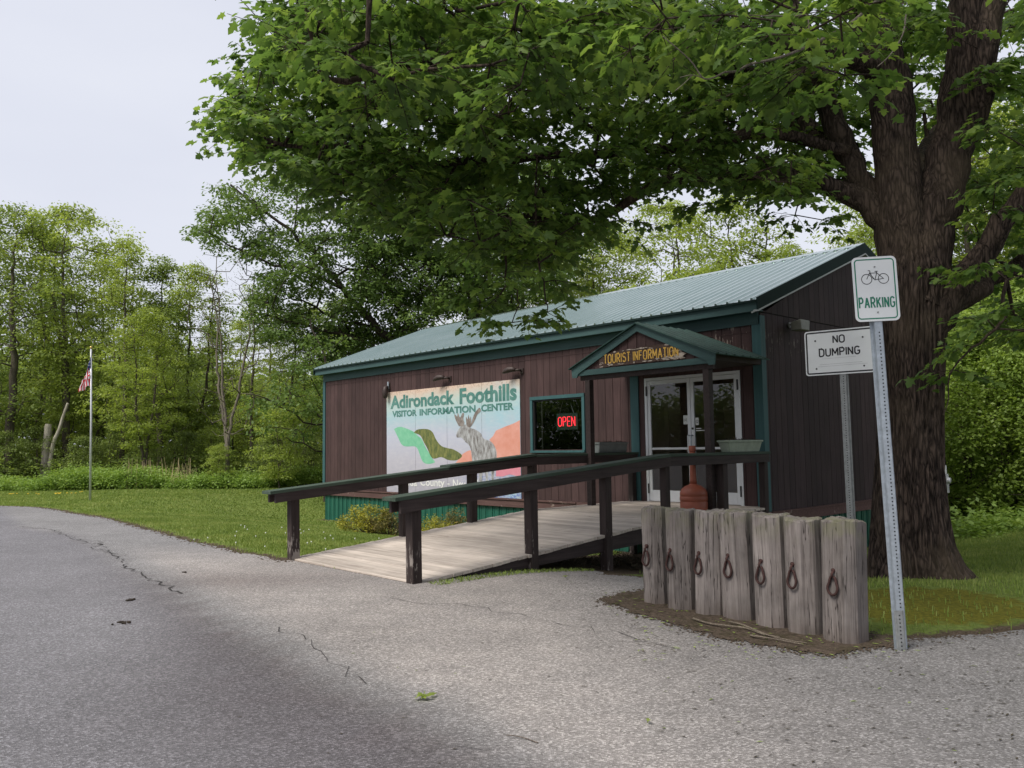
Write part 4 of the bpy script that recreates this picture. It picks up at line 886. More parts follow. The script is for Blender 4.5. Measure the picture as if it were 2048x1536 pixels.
# roof: two ribbed slopes
def roof_slope(mb, x0, x1, ye, ze, yr, zr, pitch=.2286, sgn=1, th=.02):
    d = Vector((0, yr - ye, zr - ze)); Ls = d.length; d.normalize(); nrm = Vector((0, -d.z, d.y)) if sgn > 0 else Vector((0, d.z, -d.y))
    if nrm.z < 0: nrm = -nrm
    prof = []; x = x0
    while x < x1 - .01:
        e = min(x + pitch, x1); c = x + .045
        for px_, h in [(x, 0), (c - .028, 0), (c - .014, .034), (c + .014, .034), (c + .028, 0)]:
            if px_ <= e: prof.append((px_, h))
        for q in (.095, .155):
            if x + q + .02 < e: prof += [(x + q - .01, 0), (x + q, .006), (x + q + .01, 0)]
        x = e
    prof.append((x1, 0)); n = len(prof); a = Vector((0, ye, ze)); b = Vector((0, yr, zr)); vs = []
    for q in (a, b):
        for px_, h in prof: p = q + nrm * h; vs.append((px_, p.y, p.z))
    for q in (a, b):
        for px_, h in prof: p = q + nrm * (h - th if h == 0 else -th); vs.append((px_, p.y, p.z))
    fs = []
    for i in range(n - 1): fs += [(i, i + 1, n + i + 1, n + i), (2 * n + i + 1, 2 * n + i, 3 * n + i, 3 * n + i + 1), (i + 1, i, 2 * n + i, 2 * n + i + 1)]
    fs += [(0, n, 3 * n, 2 * n), (n - 1, 3 * n - 1, 4 * n - 1, 2 * n - 1)]
    return mb.add(vs, fs)
rx0, rx1 = Lx - .16, .12; ye = -EO - .06; ze = 3.775
mb = MB(); roof_slope(mb, rx0, rx1, ye, ze, BD / 2, ZR + .04); roof_slope(mb, rx0, rx1, BD - ye, ze, BD / 2, ZR + .04, sgn=-1)
rf = mb.build('roof', M['roof'], bld)
mb = MB(); 
for s_ in (1, -1): mb.hexa([(rx0, BD / 2 - s_ * .0, ZR + .062), (rx1, BD / 2, ZR + .062), (rx1, BD / 2 - s_ * .17, ZR - .012), (rx0, BD / 2 - s_ * .17, ZR - .012)][::s_], [(rx0, BD / 2, ZR + .082), (rx1, BD / 2, ZR + .082), (rx1, BD / 2 - s_ * .17, ZR + .008), (rx0, BD / 2 - s_ * .17, ZR + .008)][::s_])
mb.build('ridge_cap', M['roof'], rf)
M['rake_dark'] = simple('dark_green_rake', (.012, .026, .024, 1), .8, 0, .1, 12, .1, .15); M['rake_edge'] = simple('pale_drip_edge', (.30, .32, .31, 1), .5, .2, .1)
mb = MB()
def rake(mb, x0, x1, dz0, dz1, s=1):
    for y0, z0, y1, z1 in [(ye, ze, BD / 2, ZR + .04), (BD - ye, ze, BD / 2, ZR + .04)]:
        pts = [(y0, z0 + dz0), (y1, z1 + dz0), (y1, z1 + dz1), (y0, z0 + dz1)]; mb.prism_yz(pts, x0, x1)
rake(mb, rx1 + .001, rx1 + .03, -.17, .035); mb.build('rake_trim', M['rake_dark'], rf); mb = MB(); rake(mb, rx0 - .03, rx0 - .001, -.17, .035); mb.build('rake_trim', M['rake_dark'], rf)
mb = MB(); rake(mb, .019, .055, -.215, -.195); rake(mb, .056, rx1 + .034, -.20, -.172); mb.build('drip_edge', M['rake_edge'], rf)
mb = MB(); mb.box(rx0, rx1, ye - .012, ye - .001, 3.735, 3.772); mb.build('eave_flashing', M['rake_dark'], rf)
# window
mb = MB(); t_ = .07
x0, x1, z0, z1 = WIN
mb.box(x0, x1, -.055, -.018, z1 - t_, z1); mb.box(x0, x1, -.07, -.018, z0, z0 + .045); mb.box(x0, x0 + t_, -.05, -.018, z0 + .046, z1 - t_ - .001); mb.box(x1 - t_, x1, -.05, -.018, z0 + .046, z1 - t_ - .001)
wn = mb.build('window', M['teal'], bld)
mb = MB(); mb.box(x0 + t_ + .001, x1 - t_ - .001, .02, .024, z0 + .05, z1 - t_); mb.build('pane', M['glass'], wn)
mb = MB(); mb.box(x0 + t_, x0 + t_ + .03, -.017, .03, z0 + .05, z1 - t_); mb.box(x1 - t_ - .03, x1 - t_, -.017, .03, z0 + .05, z1 - t_); mb.box(x0 + t_ + .031, x1 - t_ - .031, -.017, .03, z1 - t_ - .03, z1 - t_ - .001); mb.box(x0 + t_ + .2, x0 + t_ + .23, .03, .05, z0 + .05, z1 - t_); mb.build('sash', M['black'], wn)
# double door
x0, x1, z0, z1 = DOOR; mid = (x0 + x1) / 2
mb = MB(); mb.box(x0, x0 + .055, -.03, .05, z0, z1); mb.box(x1 - .055, x1, -.03, .05, z0, z1); mb.box(x0 + .056, x1 - .056, -.03, .05, z1 - .05, z1); dr = mb.build('door_frame', M['alu'], bld)
mb = MB(); mb.box(x0 + .0, x1, -.07, .05, z0 - .02, z0 - .001); mb.build('threshold', M['galv_dark'], dr)
for s_, (a, b) in ((-1, (x0 + .06, mid - .004)), (1, (mid + .004, x1 - .06))):
    mb = MB(); st = .065; hz = z0 + .012
    mb.box(a, a + st, -.022, .022, hz, z1 - .055); mb.box(b - st, b, -.022, .022, hz, z1 - .055); mb.box(a + st + .001, b - st - .001, -.022, .022, z1 - .13, z1 - .055); mb.box(a + st + .001, b - st - .001, -.022, .022, hz, hz + .20); mb.box(a + st + .001, b - st - .001, -.015, .015, 1.33, 1.37)
    mb.build('door_leaf', M['alu'], dr, bevel=.003)
    mb = MB(); mb.box(a + st, b - st, -.003, .003, hz + .201, 1.329); mb.box(a + st, b - st, -.003, .003, 1.371, z1 - .131); mb.build('pane', M['glass'], dr)
    hx = (b - .03) if s_ < 0 else (a + .03)
    mb = MB(); mb.tube([(hx, -.022, 1.28), (hx, -.075, 1.28), (hx, -.08, 1.30), (hx, -.08, 1.56), (hx, -.075, 1.58), (hx, -.022, 1.58)], .012, 8); mb.build('handle', M['alu' if s_ < 0 else 'galv'], dr, True)
    mb = MB(); ex = a - .012 if s_ < 0 else b + .012
    for hz_ in (.62, 2.42): mb = MB(); mb.box(ex - .012, ex + .012, -.045, -.0305, hz_ - .09, hz_ + .09); mb.build('hinge', M['black'], dr)
mb = MB(); mb.lathe([(.02, -.002), (.02, .012)], 10); o = mb.build('lock', M['black'], dr); o.rotation_euler = (math.pi / 2, 0, 0); o.location = (mid + .035, -.022, 1.70)
mb = MB(); mb.box(mid - .17, mid - .078, -.006, -.0035, 1.78, 1.94); mb.build('sticker', M['paper'], dr)
mb = MB(); mb.box(mid + .082, mid + .15, -.006, -.0035, 1.76, 1.89); mb.build('sticker', M['paper'], dr)
mb = MB()
ribbon2(mb, arc(mid + .116, 1.825, .022, .03, 0, 340, 12), .008, -.0065); ribbon2(mb, [(mid + .116, 1.85), (mid + .116, 1.81), (mid + .13, 1.80)], .007, -.0071); mb.build('sticker_print', M['sign_black'], dr); mb = MB(); ribbon2(mb, [(mid - .15, 1.83), (mid - .14, 1.88), (mid - .125, 1.84), (mid - .11, 1.89), (mid - .1, 1.83)], .008, -.0066); mb.build('sticker_print', M['sign_black'], dr)
mb = MB(); 
for k, (a, b) in enumerate([(.09, .20), (.09, .28)]): mb.box(mid + a, mid + b, -.0055, -.0035, 1.69 - k * .035, 1.705 - k * .035)
mb.build('lettering', M['paper'], dr)
# electric meter on the far end of the gable wall, floodlight
mt = bthing('electric_meter', 'grey meter box on the far end of the gable wall, behind the trunk', 'meter', .04, BD - .16, .25)
mb = MB(); mb.box(0, .10, -.10, .10, 0, .42); mb.tube([(.05, 0, -.75), (.05, 0, 0)], .03, 8); mb.tube([(.05, 0, .421), (.05, 0, .62)], .05, 10); mb.build('housing', M['meter'], mt)
mb = MB(); mb.tube([(.101, 0, .28), (.17, 0, .28)], [.08, .06], 14); mb.build('dial', M['pole'], mt, True)
fl = bthing('flood_light', 'square grey flood lamp on a bracket high on the dark gable wall', 'wall lamp', .02, .95, 3.47)
mb = MB(); mb.lathe([(.05, 0), (.05, .02)], 12); b_ = mb.build('mount', M['lamp_grey'], fl); b_.rotation_euler = (0, math.pi / 2, 0)
mb = MB(); mb.tube([(.02, 0, 0), (.10, 0, .06), (.16, 0, .0)], .014, 8); mb.build('arm', M['lamp_grey'], fl, True)
mb = MB(); mb.hexa([(.10, -.14, -.12), (.30, -.14, -.12), (.30, .14, -.12), (.10, .14, -.12)], [(.12, -.17, .02), (.30, -.17, .06), (.30, .17, .06), (.12, .17, .02)]); mb.build('housing', M['lamp_grey'], fl, bevel=.012)
# ------------------------------------------------------------------ canopy over the door (part of the building)
CX0, CX1, CN, CRX = -2.86, .14, -1.50, -1.36; CZE, CZR, CZB = 2.80, 3.43, 2.66
cn = MB(); planks(cn, CX0 + .12, CX1 - .12, CZB + .08, lambda x: CZE - .03 + (CZR - CZE) * (1 - abs(x - CRX) / (1.5)) - .03, lambda mb, p, q, lo, ta, tb, th: pl_front(mb, p, q, lo, max(ta, lo + .011), max(tb, lo + .011), th, CN + .02), seed=9)
can = cn.build('canopy', M['siding'], bld)
mb = MB(); mb.box(CX0 + .1, CX1 - .1, CN - .02, CN + .0195 - .018, CZB, CZB + .095)
mb.box(CX0 + .1, CX1 - .1, CN + .021, CN + .04, CZB, CZB + .095); mb.build('tie_board', M['teal_h'], can)
mb = MB()
for sx, (ex) in ((-1, CX0), (1, CX1)):
    zt = lambda x: CZE + (CZR - CZE) * (1 - abs(x - CRX) / 1.5)
    pts = [(ex, CZE - .005), (CRX, CZR - .005), (CRX, CZR - .125), (ex - sx * .16, CZE - .105), (ex - sx * .13, CZB - .03), (ex - sx * .02, CZB - .03)]
    mb.prism_xz(pts, CN - .045, CN - .021)
mb.build('bargeboard', M['teal_h'], can)
mb = MB()
def canopy_slope(mb, ex, sx):
    n = 22; a = Vector((ex + sx * .04, 0, CZE - .005)); b = Vector((CRX, 0, CZR + .015)); d = (b - a).normalized(); nr = Vector((-d.z, 0, d.x)); nr = nr if nr.z > 0 else -nr
    prof = []; y = CN - .09; 
    while y < -.02:
        for q, h in [(0, 0), (.03, 0), (.045, .022), (.07, .022), (.085, 0), (.14, 0), (.147, .006), (.155, 0)]:
            if y + q < -.02: prof.append((y + q, h))
        y += .2286
    prof.append((-.02, 0)); m = len(prof); vs = []
    for q in (a, b):
        for py_, h in prof: p = q + nr * h; vs.append((p.x, py_, p.z))
    for q in (a, b):
        for py_, h in prof: p = q - nr * .015; vs.append((p.x, py_, p.z))
    fs = []
    for i in range(m - 1): fs += [(i, i + 1, m + i + 1, m + i), (2 * m + i + 1, 2 * m + i, 3 * m + i, 3 * m + i + 1), (i + 1, i, 2 * m + i, 2 * m + i + 1)]
    fs += [(0, m, 3 * m, 2 * m), (m - 1, 3 * m - 1, 4 * m - 1, 2 * m - 1)]; mb.add(vs, fs)
canopy_slope(mb, CX0, -1); canopy_slope(mb, CX1, 1); mb.build('canopy_roof', M['canopy_roof'], can)
mb = MB(); mb.box(CX0 + .12, CX1 - .12, CN + .041, -.02, CZB + .06, CZB + .08)
for sx, ex in ((-1, CX0 + .13), (1, CX1 - .13)): mb.box(ex - .02, ex + .02, CN + .041, -.02, CZB + .081, CZB + .20)
mb.box(CX0 + .12, CX1 - .12, CN + .06, CN + .12, CZB - .08, CZB + .055); mb.build('soffit', M['rail_wood'], can)
DZ = .38
for px_ in (-2.56, -.10):
    mb = MB(); mb.box(px_ - .055, px_ + .055, CN + .035, CN + .145, DZ + .002, CZB - .082); mb.build('post', M['rail_wood'], can, bevel=.004)
# signs fixed to the building
tb = bthing('tourist_information_sign', 'rotting wooden board with yellow TOURIST INFORMATION letters on the canopy gable', 'sign', -1.3, CN, 2.7)
rr_ = random.Random(4); top = [(-.92 + i * (1.72 / 26), .345 - .05 * (1 - i / 26) ** 2 + rr_.uniform(-.006, .006) - (.05 if i in (0,) else 0)) for i in range(27)]
rag = [(.84, .33), (.80, .30), (.88, .28), (.83, .25), (.90, .22), (.82, .18), (.89, .15), (.83, .11), (.87, .08), (.80, .06)]
bot = [(.76 - i * (1.66 / 22), .07 + rr_.uniform(-.008, .008)) for i in range(23)]
pts = top + rag + bot
mb = MB(); mb.prism_xz([(a, b) for a, b in pts], -.030 , .0); rr_ = random.Random(11)
for k in range(46):
    a = rr_.choice([rr_.uniform(-.9, .8), rr_.uniform(.45, .82)]); b = rr_.choice([rr_.uniform(.075, .11), rr_.uniform(.30, .325), rr_.uniform(.08, .13) if a > .2 else rr_.uniform(.30, .32)]); l_ = rr_.uniform(.03, .14); h_ = rr_.uniform(.006, .02)
    q = [(a - l_ / 2, b), (a - l_ / 4, b + h_ * rr_.uniform(.3, 1)), (a + l_ / 5, b + h_), (a + l_ / 2, b + h_ * .2), (a + l_ / 4, b - h_ * .6), (a - l_ / 4, b - h_ * .4)]; mb.prism_xz(q, -.033 - .0004 * (k % 9), -.0301, 1)
mb.build('board', [M['sign_wood'], M['flake']], tb)
mb = MB(); stroke_text(mb, 'TOURIST INFORMATION', -.80, .76, .115, .285, .021, -.0385, gap=.26); mb.build('lettering', M['yellow'], tb)
ms = bthing('mural_sign', 'faded painted mural of hills and a moose reading Adirondack Foothills, on the brown wall', 'sign', -8.4, 0, 0)
MX = 8.4
def muralmat():
    t = NT('faded_mural_ground'); v = t.obj(); X = t.xyz(v); n1 = t.noise(v, 1.4, 4); n2 = t.noise(t.mapv(v, (3, 1, 9)), 1.5, 5, .7); n3 = t.noise(t.mapv(v, (9, 1, 26)), 1.0, 5, .7, 1.0)
    zz = t.math('ADD', X[2], t.math('MULTIPLY', t.math('SUBTRACT', n1, .5), .35)); f = t.rng(zz, .3, 2.95)
    c = t.ramp(f, [(.0, (.34, .33, .38)), (.30, (.42, .41, .47)), (.55, (.44, .46, .55)), (.74, (.34, .50, .54)), (.86, (.42, .52, .48)), (.97, (.62, .46, .36))])
    c = t.mix(t.math('MULTIPLY', t.rng(X[0], .6, 2.4), t.rng(n1, .4, .7, 0, .7)), c, (.30, .52, .62, 1))
    c = t.mix(t.math('MULTIPLY', t.rng(X[0], .2, 1.2), t.math('MULTIPLY', t.rng(X[2], .55, 1.05, 1, 0), t.rng(n3, .48, .56))), c, (.13, .19, .42, 1))
    c = t.mix(t.rng(n2, .45, .7, 0, .25), c, (.62, .60, .60, 1))
    edge = t.math('MULTIPLY', t.rng(X[2], 2.72, 2.9), t.rng(t.noise(v, 22, 5, .7), .5, .62, 0, .7)); c = t.mix(edge, c, (.25, .17, .12, 1))
    return t.bsdf(c, .7, 0, None, .3)
def mpaint(name, a, b, sc_=8, stretch=(1, 1, 1)):
    t = NT(name); v = t.obj(); n = t.noise(t.mapv(v, stretch), sc_, 5, .7); return t.bsdf(t.mix(t.rng(n, .32, .68), a, b), .7, 0, None, .3)
m0, m1 = -10.97, -5.82; q_ = (m1 - m0) / 4
mb = MB()
for k in range(4): mb.box(m0 + k * q_ + .004 + MX, m0 + (k + 1) * q_ - .004 + MX, -.036, -.0185, .30, 2.90)
mb.build('panel', muralmat(), ms)
def mp_poly(name, pts, y, m, sharp=None): mb = MB(); vs = [(-a + MX, y, b) for a, b in pts]; vs = [(p[0], y, p[1]) for p in catmull([(v[0], v[2]) for v in vs] + [(vs[0][0], vs[0][2])], 4)[:-1]] if sharp is None else vs; mb.add(vs, [tuple(range(len(vs)))]); o = mb.build(name, m, ms); return o
mp_poly('painted_hill', [(10.63, 1.93), (10.36, 1.98), (10.04, 1.92), (9.74, 1.83), (9.59, 1.74), (9.41, 1.64), (9.26, 1.44), (9.08, 1.27), (8.98, 1.16), (8.89, 1.07), (9.19, 1.03), (9.38, 1.09), (9.48, 1.22), (9.59, 1.4), (9.74, 1.47), (10.09, 1.47), (10.28, 1.52), (10.4, 1.65)], -.0375, mpaint('mural_light_green', (.14, .42, .26, 1), (.22, .50, .33, 1)))
mp_poly('painted_hill', [(9.75, 1.81), (9.59, 1.89), (9.19, 1.89), (8.97, 1.81), (8.83, 1.63), (8.62, 1.47), (8.35, 1.41), (8.15, 1.38), (7.83, 1.24), (8.02, 1.13), (8.35, 1.13), (8.63, 1.2), (8.98, 1.17), (9.19, 1.42), (9.33, 1.57), (9.48, 1.74)], -.039, mpaint('mural_olive', (.05, .085, .03, 1), (.22, .22, .07, 1), 6, (2, 1, 1)))
mco = mpaint('mural_coral', (.58, .24, .17, 1), (.66, .33, .27, 1), 3); mpk = mpaint('mural_pink', (.58, .19, .25, 1), (.62, .27, .32, 1), 3)
mp_poly('painted_hill', [(5.83, 2.0), (6.04, 1.93), (6.27, 1.88), (6.62, 1.79), (6.72, 1.67), (6.85, 1.59), (6.66, 1.42), (6.61, 1.2), (6.62, .98), (6.17, 1.01), (5.83, 1.07)], -.0375, mco, 1)
mp_poly('painted_hill', [(6.62, .978), (6.17, 1.008), (5.83, 1.068), (5.83, .77), (6.18, .82), (6.41, .77), (6.64, .77)], -.0377, mpk, 1)
mp_poly('painted_hill', [(8.07, 1.06), (7.95, 1.16), (7.79, 1.28), (7.49, 1.35), (7.44, 1.1), (7.76, 1.08)], -.0378, mco)
mmo = mpaint('mural_moose', (.10, .085, .075, 1), (.46, .47, .48, 1), 7, (2.2, 1, .8))
mp_poly('painted_moose', [(8.04, 1.72), (8.01, 1.66), (7.86, 1.66), (7.75, 1.59), (7.7, 1.55), (7.59, 1.49), (7.51, 1.38), (7.47, 1.18), (7.42, .98), (7.22, .82), (7.21, .6), (7.13, .6), (7.11, .82), (7.0, .82), (6.99, .6), (6.93, .61), (6.91, .82), (6.81, .92), (6.78, .63), (6.72, .63), (6.7, .89), (6.61, 1.18), (6.63, 1.38), (6.78, 1.54), (7.05, 1.62), (7.14, 1.74), (7.33, 1.83), (7.49, 1.87), (7.58, 1.92), (7.74, 1.96), (7.94, 1.86)], -.0392, mmo)
man = mpaint('mural_antler', (.11, .085, .07, 1), (.28, .25, .23, 1), 9)
for k, pts in enumerate([[(7.61, 1.92), (7.48, 1.99), (7.42, 2.11), (7.35, 2.21), (7.19, 2.33), (7.13, 2.25), (7.26, 2.17), (7.36, 2.03), (7.52, 1.89)], [(7.94, 1.93), (8.07, 2.1), (8.1, 2.22), (8.0, 2.16), (7.97, 2.24), (7.89, 2.13), (7.8, 2.23), (7.74, 2.21), (7.77, 2.09), (7.73, 2.0), (7.81, 1.92)], [(7.66, 1.96), (7.67, 2.14), (7.61, 2.08), (7.58, 2.18), (7.53, 2.08), (7.5, 2.14), (7.48, 2.01), (7.58, 1.9)]]): mp_poly('painted_antler', pts, -.0400 - .0003 * k, man)
ink = mpaint('mural_green_lettering', (.045, .15, .13, 1), (.11, .25, .22, 1), 3); wht = mpaint('mural_white_lettering', (.60, .60, .58, 1), (.7, .7, .68, 1), 5)
for txt, (u0, u1, z0, z1), m, off in [('Adirondack', (10.78, 8.10, 2.455, 2.80), ink, .036), ('Foothills', (7.90, 5.92, 2.44, 2.82), ink, .036), ('VISITOR', (10.70, 9.62, 2.235, 2.40), ink, .036), ('INFORMATION', (9.50, 7.32, 2.235, 2.40), ink, .036), ('CENTER', (7.12, 6.02, 2.235, 2.40), ink, .036), ('Oneida', (10.62, 9.62, .47, .68), wht, .02), ('County', (9.48, 8.50, .43, .68), wht, .02), ('-', (8.40, 8.30, .545, .57), wht, .02), ('New', (8.18, 7.62, .47, .67), wht, .02), ('York', (7.45, 6.75, .47, .68), wht, .02)]:
    vs, fs = font_text(txt, MX - u0, MX - u1, z0, z1, -.0412, off); mb = MB(); mb.add(vs, fs)
    if m is ink and txt in ('VISITOR', 'INFORMATION', 'CENTER', 'Adirondack', 'Foothills'):   # small flared feet on the stems
        pass
    mb.build('lettering', m, ms)
# neon sign hanging inside the window
ne = bthing('neon_sign', 'red glowing OPEN neon sign hanging inside the window', 'sign', -4.56, .10, 1.93)
mb = MB(); mb.box(-.30, .30, .012, .018, -.17, .17); mb.build('board', M['neon_back'], ne)
mb = MB(); tot = 0; x = -.235
for ch, wd in (('O', .10), ('P', .085), ('E', .08), ('N', .09)):
    gw = max(p[0] for s_ in GL[ch] for p in s_)
    for dx_ in (0, .0):
        for s_ in GL[ch]: mb.tube([(x + p[0] / gw * wd, -.01, -.095 + p[1] * .19) for p in s_], .0062, 6)
    x += wd + .040
mb.build('lettering', M['neon'], ne)
mb = MB(); mb.tube([(-.20, 0, .17), (-.10, 0, .42)], .003, 4); mb.tube([(.20, 0, .17), (.10, 0, .42)], .003, 4); mb.build('chain', M['galv'], ne)
# wall lamps over the mural
def wall_lamp(x, z, rot, label):
    t = bthing('wall_lamp', label, 'wall lamp', x, -.02, z, 'brown lamps above the mural')
    mb = MB(); mb.box(-.045, .045, -.03, 0, -.06, .06); mb.build('mount', M['lamp_brown'], t, bevel=.004)
    a = rot; d = Vector((-math.sin(a) * 1.0, -math.cos(a) * .75, 0))
    if label.startswith('brown lamp pointing down'):
        mb = MB(); mb.box(-.03, .03, -.05, -.031, .0, .18); mb.build('bracket', M['galv'], t)
        mb = MB(); mb.tube([(0, -.06, .06), (0, -.12, .02), (0, -.13, -.06), (0, -.13, -.20), (0, -.13, -.26)], [.03, .06, .075, .07, .035], 12); mb.build('lamp_head', M['lamp_brown'], t, True)
    else:
        mb = MB(); mb.tube([(0, -.03, 0), (0, -.10, .02)] + [(d.x * .16, -.10 + d.y * .16, .01)], .028, 8); mb.build('bracket', M['lamp_brown'], t, True)
        mb = MB(); P0 = Vector((0, -.10, .01)); mb.tube([P0 + d * q + Vector((0, 0, h)) for q, h in ((.08, .01), (.16, .03), (.26, .03), (.36, .0), (.43, -.04))], [.035, .055, .068, .055, .02], 12); mb.build('lamp_head', M['lamp_brown'], t, True)
    return t
wall_lamp(-10.86, 3.0, 0, 'brown lamp pointing down at the upper left corner of the mural')
wall_lamp(-8.27, 3.08, 1.2, 'brown gooseneck lamp over the middle of the mural')
wall_lamp(-5.75, 3.07, 1.2, 'brown gooseneck lamp at the upper right corner of the mural')
# ------------------------------------------------------------------ ramp with landing and railings (y local is -n)
rp = bthing('access_ramp', 'weathered plank ramp with dark stained railings rising to the door', 'ramp', 0, 0, 0)
RXL, RXR, NK, NF = -2.75, .0, 2.72, 7.06
dz = lambda n: DZ if n <= NK else DZ * (NF - n) / (NF - NK) + .018 * (n - NK) / (NF - NK)
mb = MB(); n = .02; rr_ = random.Random(2)
while n < NF:
    e = min(n + .14, NF); g = .009; dzj = rr_.uniform(-.002, .002); ja = rr_.uniform(-.02, .02); jb = rr_.uniform(-.02, .02)
    a0, a1 = RXL - .02 + ja, RXR + .06 + jb
    mb.hexa([(a0, -e + g, dz(e) - .035 + dzj), (a1, -e + g, dz(e) - .035 + dzj), (a1, -n, dz(n) - .035 + dzj), (a0, -n, dz(n) - .035 + dzj)], [(a0, -e + g, dz(e) + dzj), (a1, -e + g, dz(e) + dzj), (a1, -n, dz(n) + dzj), (a0, -n, dz(n) + dzj)]); n = e
mb.build('deck', M['deck'], rp)
mb = MB()
for xx in (RXL + .0, RXL / 2, RXR + .0): 
    for (a, b) in ((.05, NK), (NK, NF - .12)):
        za, zb = dz(a) - .037, dz(b) - .037; hb_ = .22 if b < 5 else .20; hb2 = .24 if b <= NK else .06
        mb.hexa([(xx - .022, -b, zb - hb2), (xx + .022, -b, zb - hb2), (xx + .022, -a, za - .24), (xx - .022, -a, za - .24)], [(xx - .022, -b, zb), (xx + .022, -b, zb), (xx + .022, -a, za), (xx - .022, -a, za)])
mb.build('side_beam', M['rail_wood'], rp)
rt = lambda n: 1.29 if n <= NK else 1.29 - (n - NK) * (1.29 - .925) / (7.34 - NK)
def railing(x, posts, nend):
    side = 1 if x > -1 else -1
    for n_, wd in posts:
        gx, gy, _ = bp(-x, n_); lean_ = .01 * math.sin(n_ * 7); zb_ = gz(gx, gy) - .15; px_ = x + side * .075 * 0
        zt_ = rt(n_) - .05 - (.02 if n_ > NK else 0)
        mb = MB(); h = wd / 2; mb.hexa([(px_ - h, -n_ - h, zb_), (px_ + h, -n_ - h, zb_), (px_ + h, -n_ + h, zb_), (px_ - h, -n_ + h, zb_)], [(px_ - h + lean_, -n_ - h + lean_, zt_), (px_ + h + lean_, -n_ - h + lean_, zt_), (px_ + h + lean_, -n_ + h + lean_, zt_), (px_ - h + lean_, -n_ + h + lean_, zt_)]); mb.build('post', M['post_wood'], rp, bevel=.006)
    # beam under the cap and the cap board
    mb = MB(); bt = .04
    for a, b in ((.06, NK), (NK + .001, nend)):
        for xx in ((x - side * .088,)): mb.hexa([(xx - bt / 2, -b, rt(b) - .172), (xx + bt / 2, -b, rt(b) - .172), (xx + bt / 2, -a, rt(a) - .172), (xx - bt / 2, -a, rt(a) - .172)], [(xx - bt / 2, -b, rt(b) - .042), (xx + bt / 2, -b, rt(b) - .042), (xx + bt / 2, -a, rt(a) - .042), (xx - bt / 2, -a, rt(a) - .042)])
        xx = x + side * .088; mb.hexa([(xx - bt / 2, -b, rt(b) - .172), (xx + bt / 2, -b, rt(b) - .172), (xx + bt / 2, -a, rt(a) - .172), (xx - bt / 2, -a, rt(a) - .172)], [(xx - bt / 2, -b, rt(b) - .042), (xx + bt / 2, -b, rt(b) - .042), (xx + bt / 2, -a, rt(a) - .042), (xx - bt / 2, -a, rt(a) - .042)])
    mb.build('rail_beam', M['rail_wood'], rp)
    caps = [(.04, NK, 0, 0), (NK + .001, 4.55, 0, .0), (4.552, nend + .08, .03, .0)] if side < 0 else [(.04, NK, 0, 0), (NK + .001, nend + .08, 0, 0)]
    mb = MB()
    for a, b, lift, _ in caps:
        l2 = 0 if b <= NK else (.012 if side < 0 and a < 3 else 0); l2 = l2 - (lift * .5); w2 = .12
        mb.hexa([(x - w2, -b, rt(b) - .040 + l2), (x + w2, -b, rt(b) - .040 + l2), (x + w2, -a, rt(a) - .040 + l2), (x - w2, -a, rt(a) - .040 + l2)], [(x - w2, -b, rt(b) + l2), (x + w2, -b, rt(b) + l2), (x + w2, -a, rt(a) + l2), (x - w2, -a, rt(a) + l2)])
    mb.build('cap_board', M['cap_green'], rp, bevel=.004)
railing(0.02, [(7.08, .122), (5.37, .12), (4.02, .12), (2.74, .105), (1.30, .13), (.10, .11)], 7.32)
railing(-2.70, [(7.03, .12), (5.30, .11), (4.02, .12), (2.72, .12), (.12, .11)], 7.34)
# planters on the rails
def planter(x, n0, n1, z, mat_, label, taper):
    t = bthing('planter', label, 'planter', x, -(n0 + n1) / 2, z); l_ = (n1 - n0) / 2; h = .185
    outer = lambda k, zz: [(-k, -l_ + (.10 - k) * taper, zz), (k, -l_ + (.10 - k) * taper, zz), (k, l_ - (.10 - k) * taper, zz), (-k, l_ - (.10 - k) * taper, zz)]
    mb = MB(); b0 = outer(.075, 0); b1_ = outer(.10, h - .03); mb.hexa(b0, b1_); 
    k = .115; mb.hexa([(-k, -l_ - .015, h - .029), (k, -l_ - .015, h - .029), (k, l_ + .015, h - .029), (-k, l_ + .015, h - .029)], [(-k, -l_ - .015, h), (k, -l_ - .015, h), (k, l_ + .015, h), (-k, l_ + .015, h)]); mb.build('trough', mat_, t, bevel=.006)
    mb = MB(); mb.box(-.09, .09, -l_ + .03, l_ - .03, h + .001, h + .012)
    for q in range(26): a, b = random.uniform(-.07, .07), random.uniform(-l_ + .06, l_ - .06); mb.tube([(a, b, h + .01), (a + random.uniform(-.03, .03), b + random.uniform(-.03, .03), h + random.uniform(.02, .05))], .004, 3)
    mb.build('soil', M['soil'], t)
    return t
planter(.02, .26, 1.22, 1.292, M['planter_sage'], 'sage green plastic trough planter on the right-hand rail beside the door', 2.2)
planter(-2.70, .34, 1.12, 1.292, M['planter_grey'], 'grey rectangular trough planter on the far left rail against the wall', .2)
# cigarette receptacle
ash = bthing('ashtray_bin', 'terracotta plastic cigarette bin with a tall thin neck by the door', 'ashtray', -.28, -1.62, DZ)
mb = MB(); mb.lathe([(.195, .0), (.205, .02), (.210, .16), (.206, .165), (.206, .18), (.211, .185), (.211, .24), (.206, .245), (.206, .26), (.21, .265), (.205, .31), (.18, .36), (.12, .405), (.065, .425), (.055, .44)], 30); mb.build('base', M['terracotta'], ash, True)
mb = MB(); mb.lathe([(.055, .441), (.05, .50), (.045, .80), (.046, .93)], 20); mb.build('neck', M['terracotta'], ash, True)
mb = MB(); mb.lathe([(.050, .931), (.054, .94), (.054, 1.01), (.048, 1.02)], 20); mb.build('cap', M['terracotta'], ash, True)
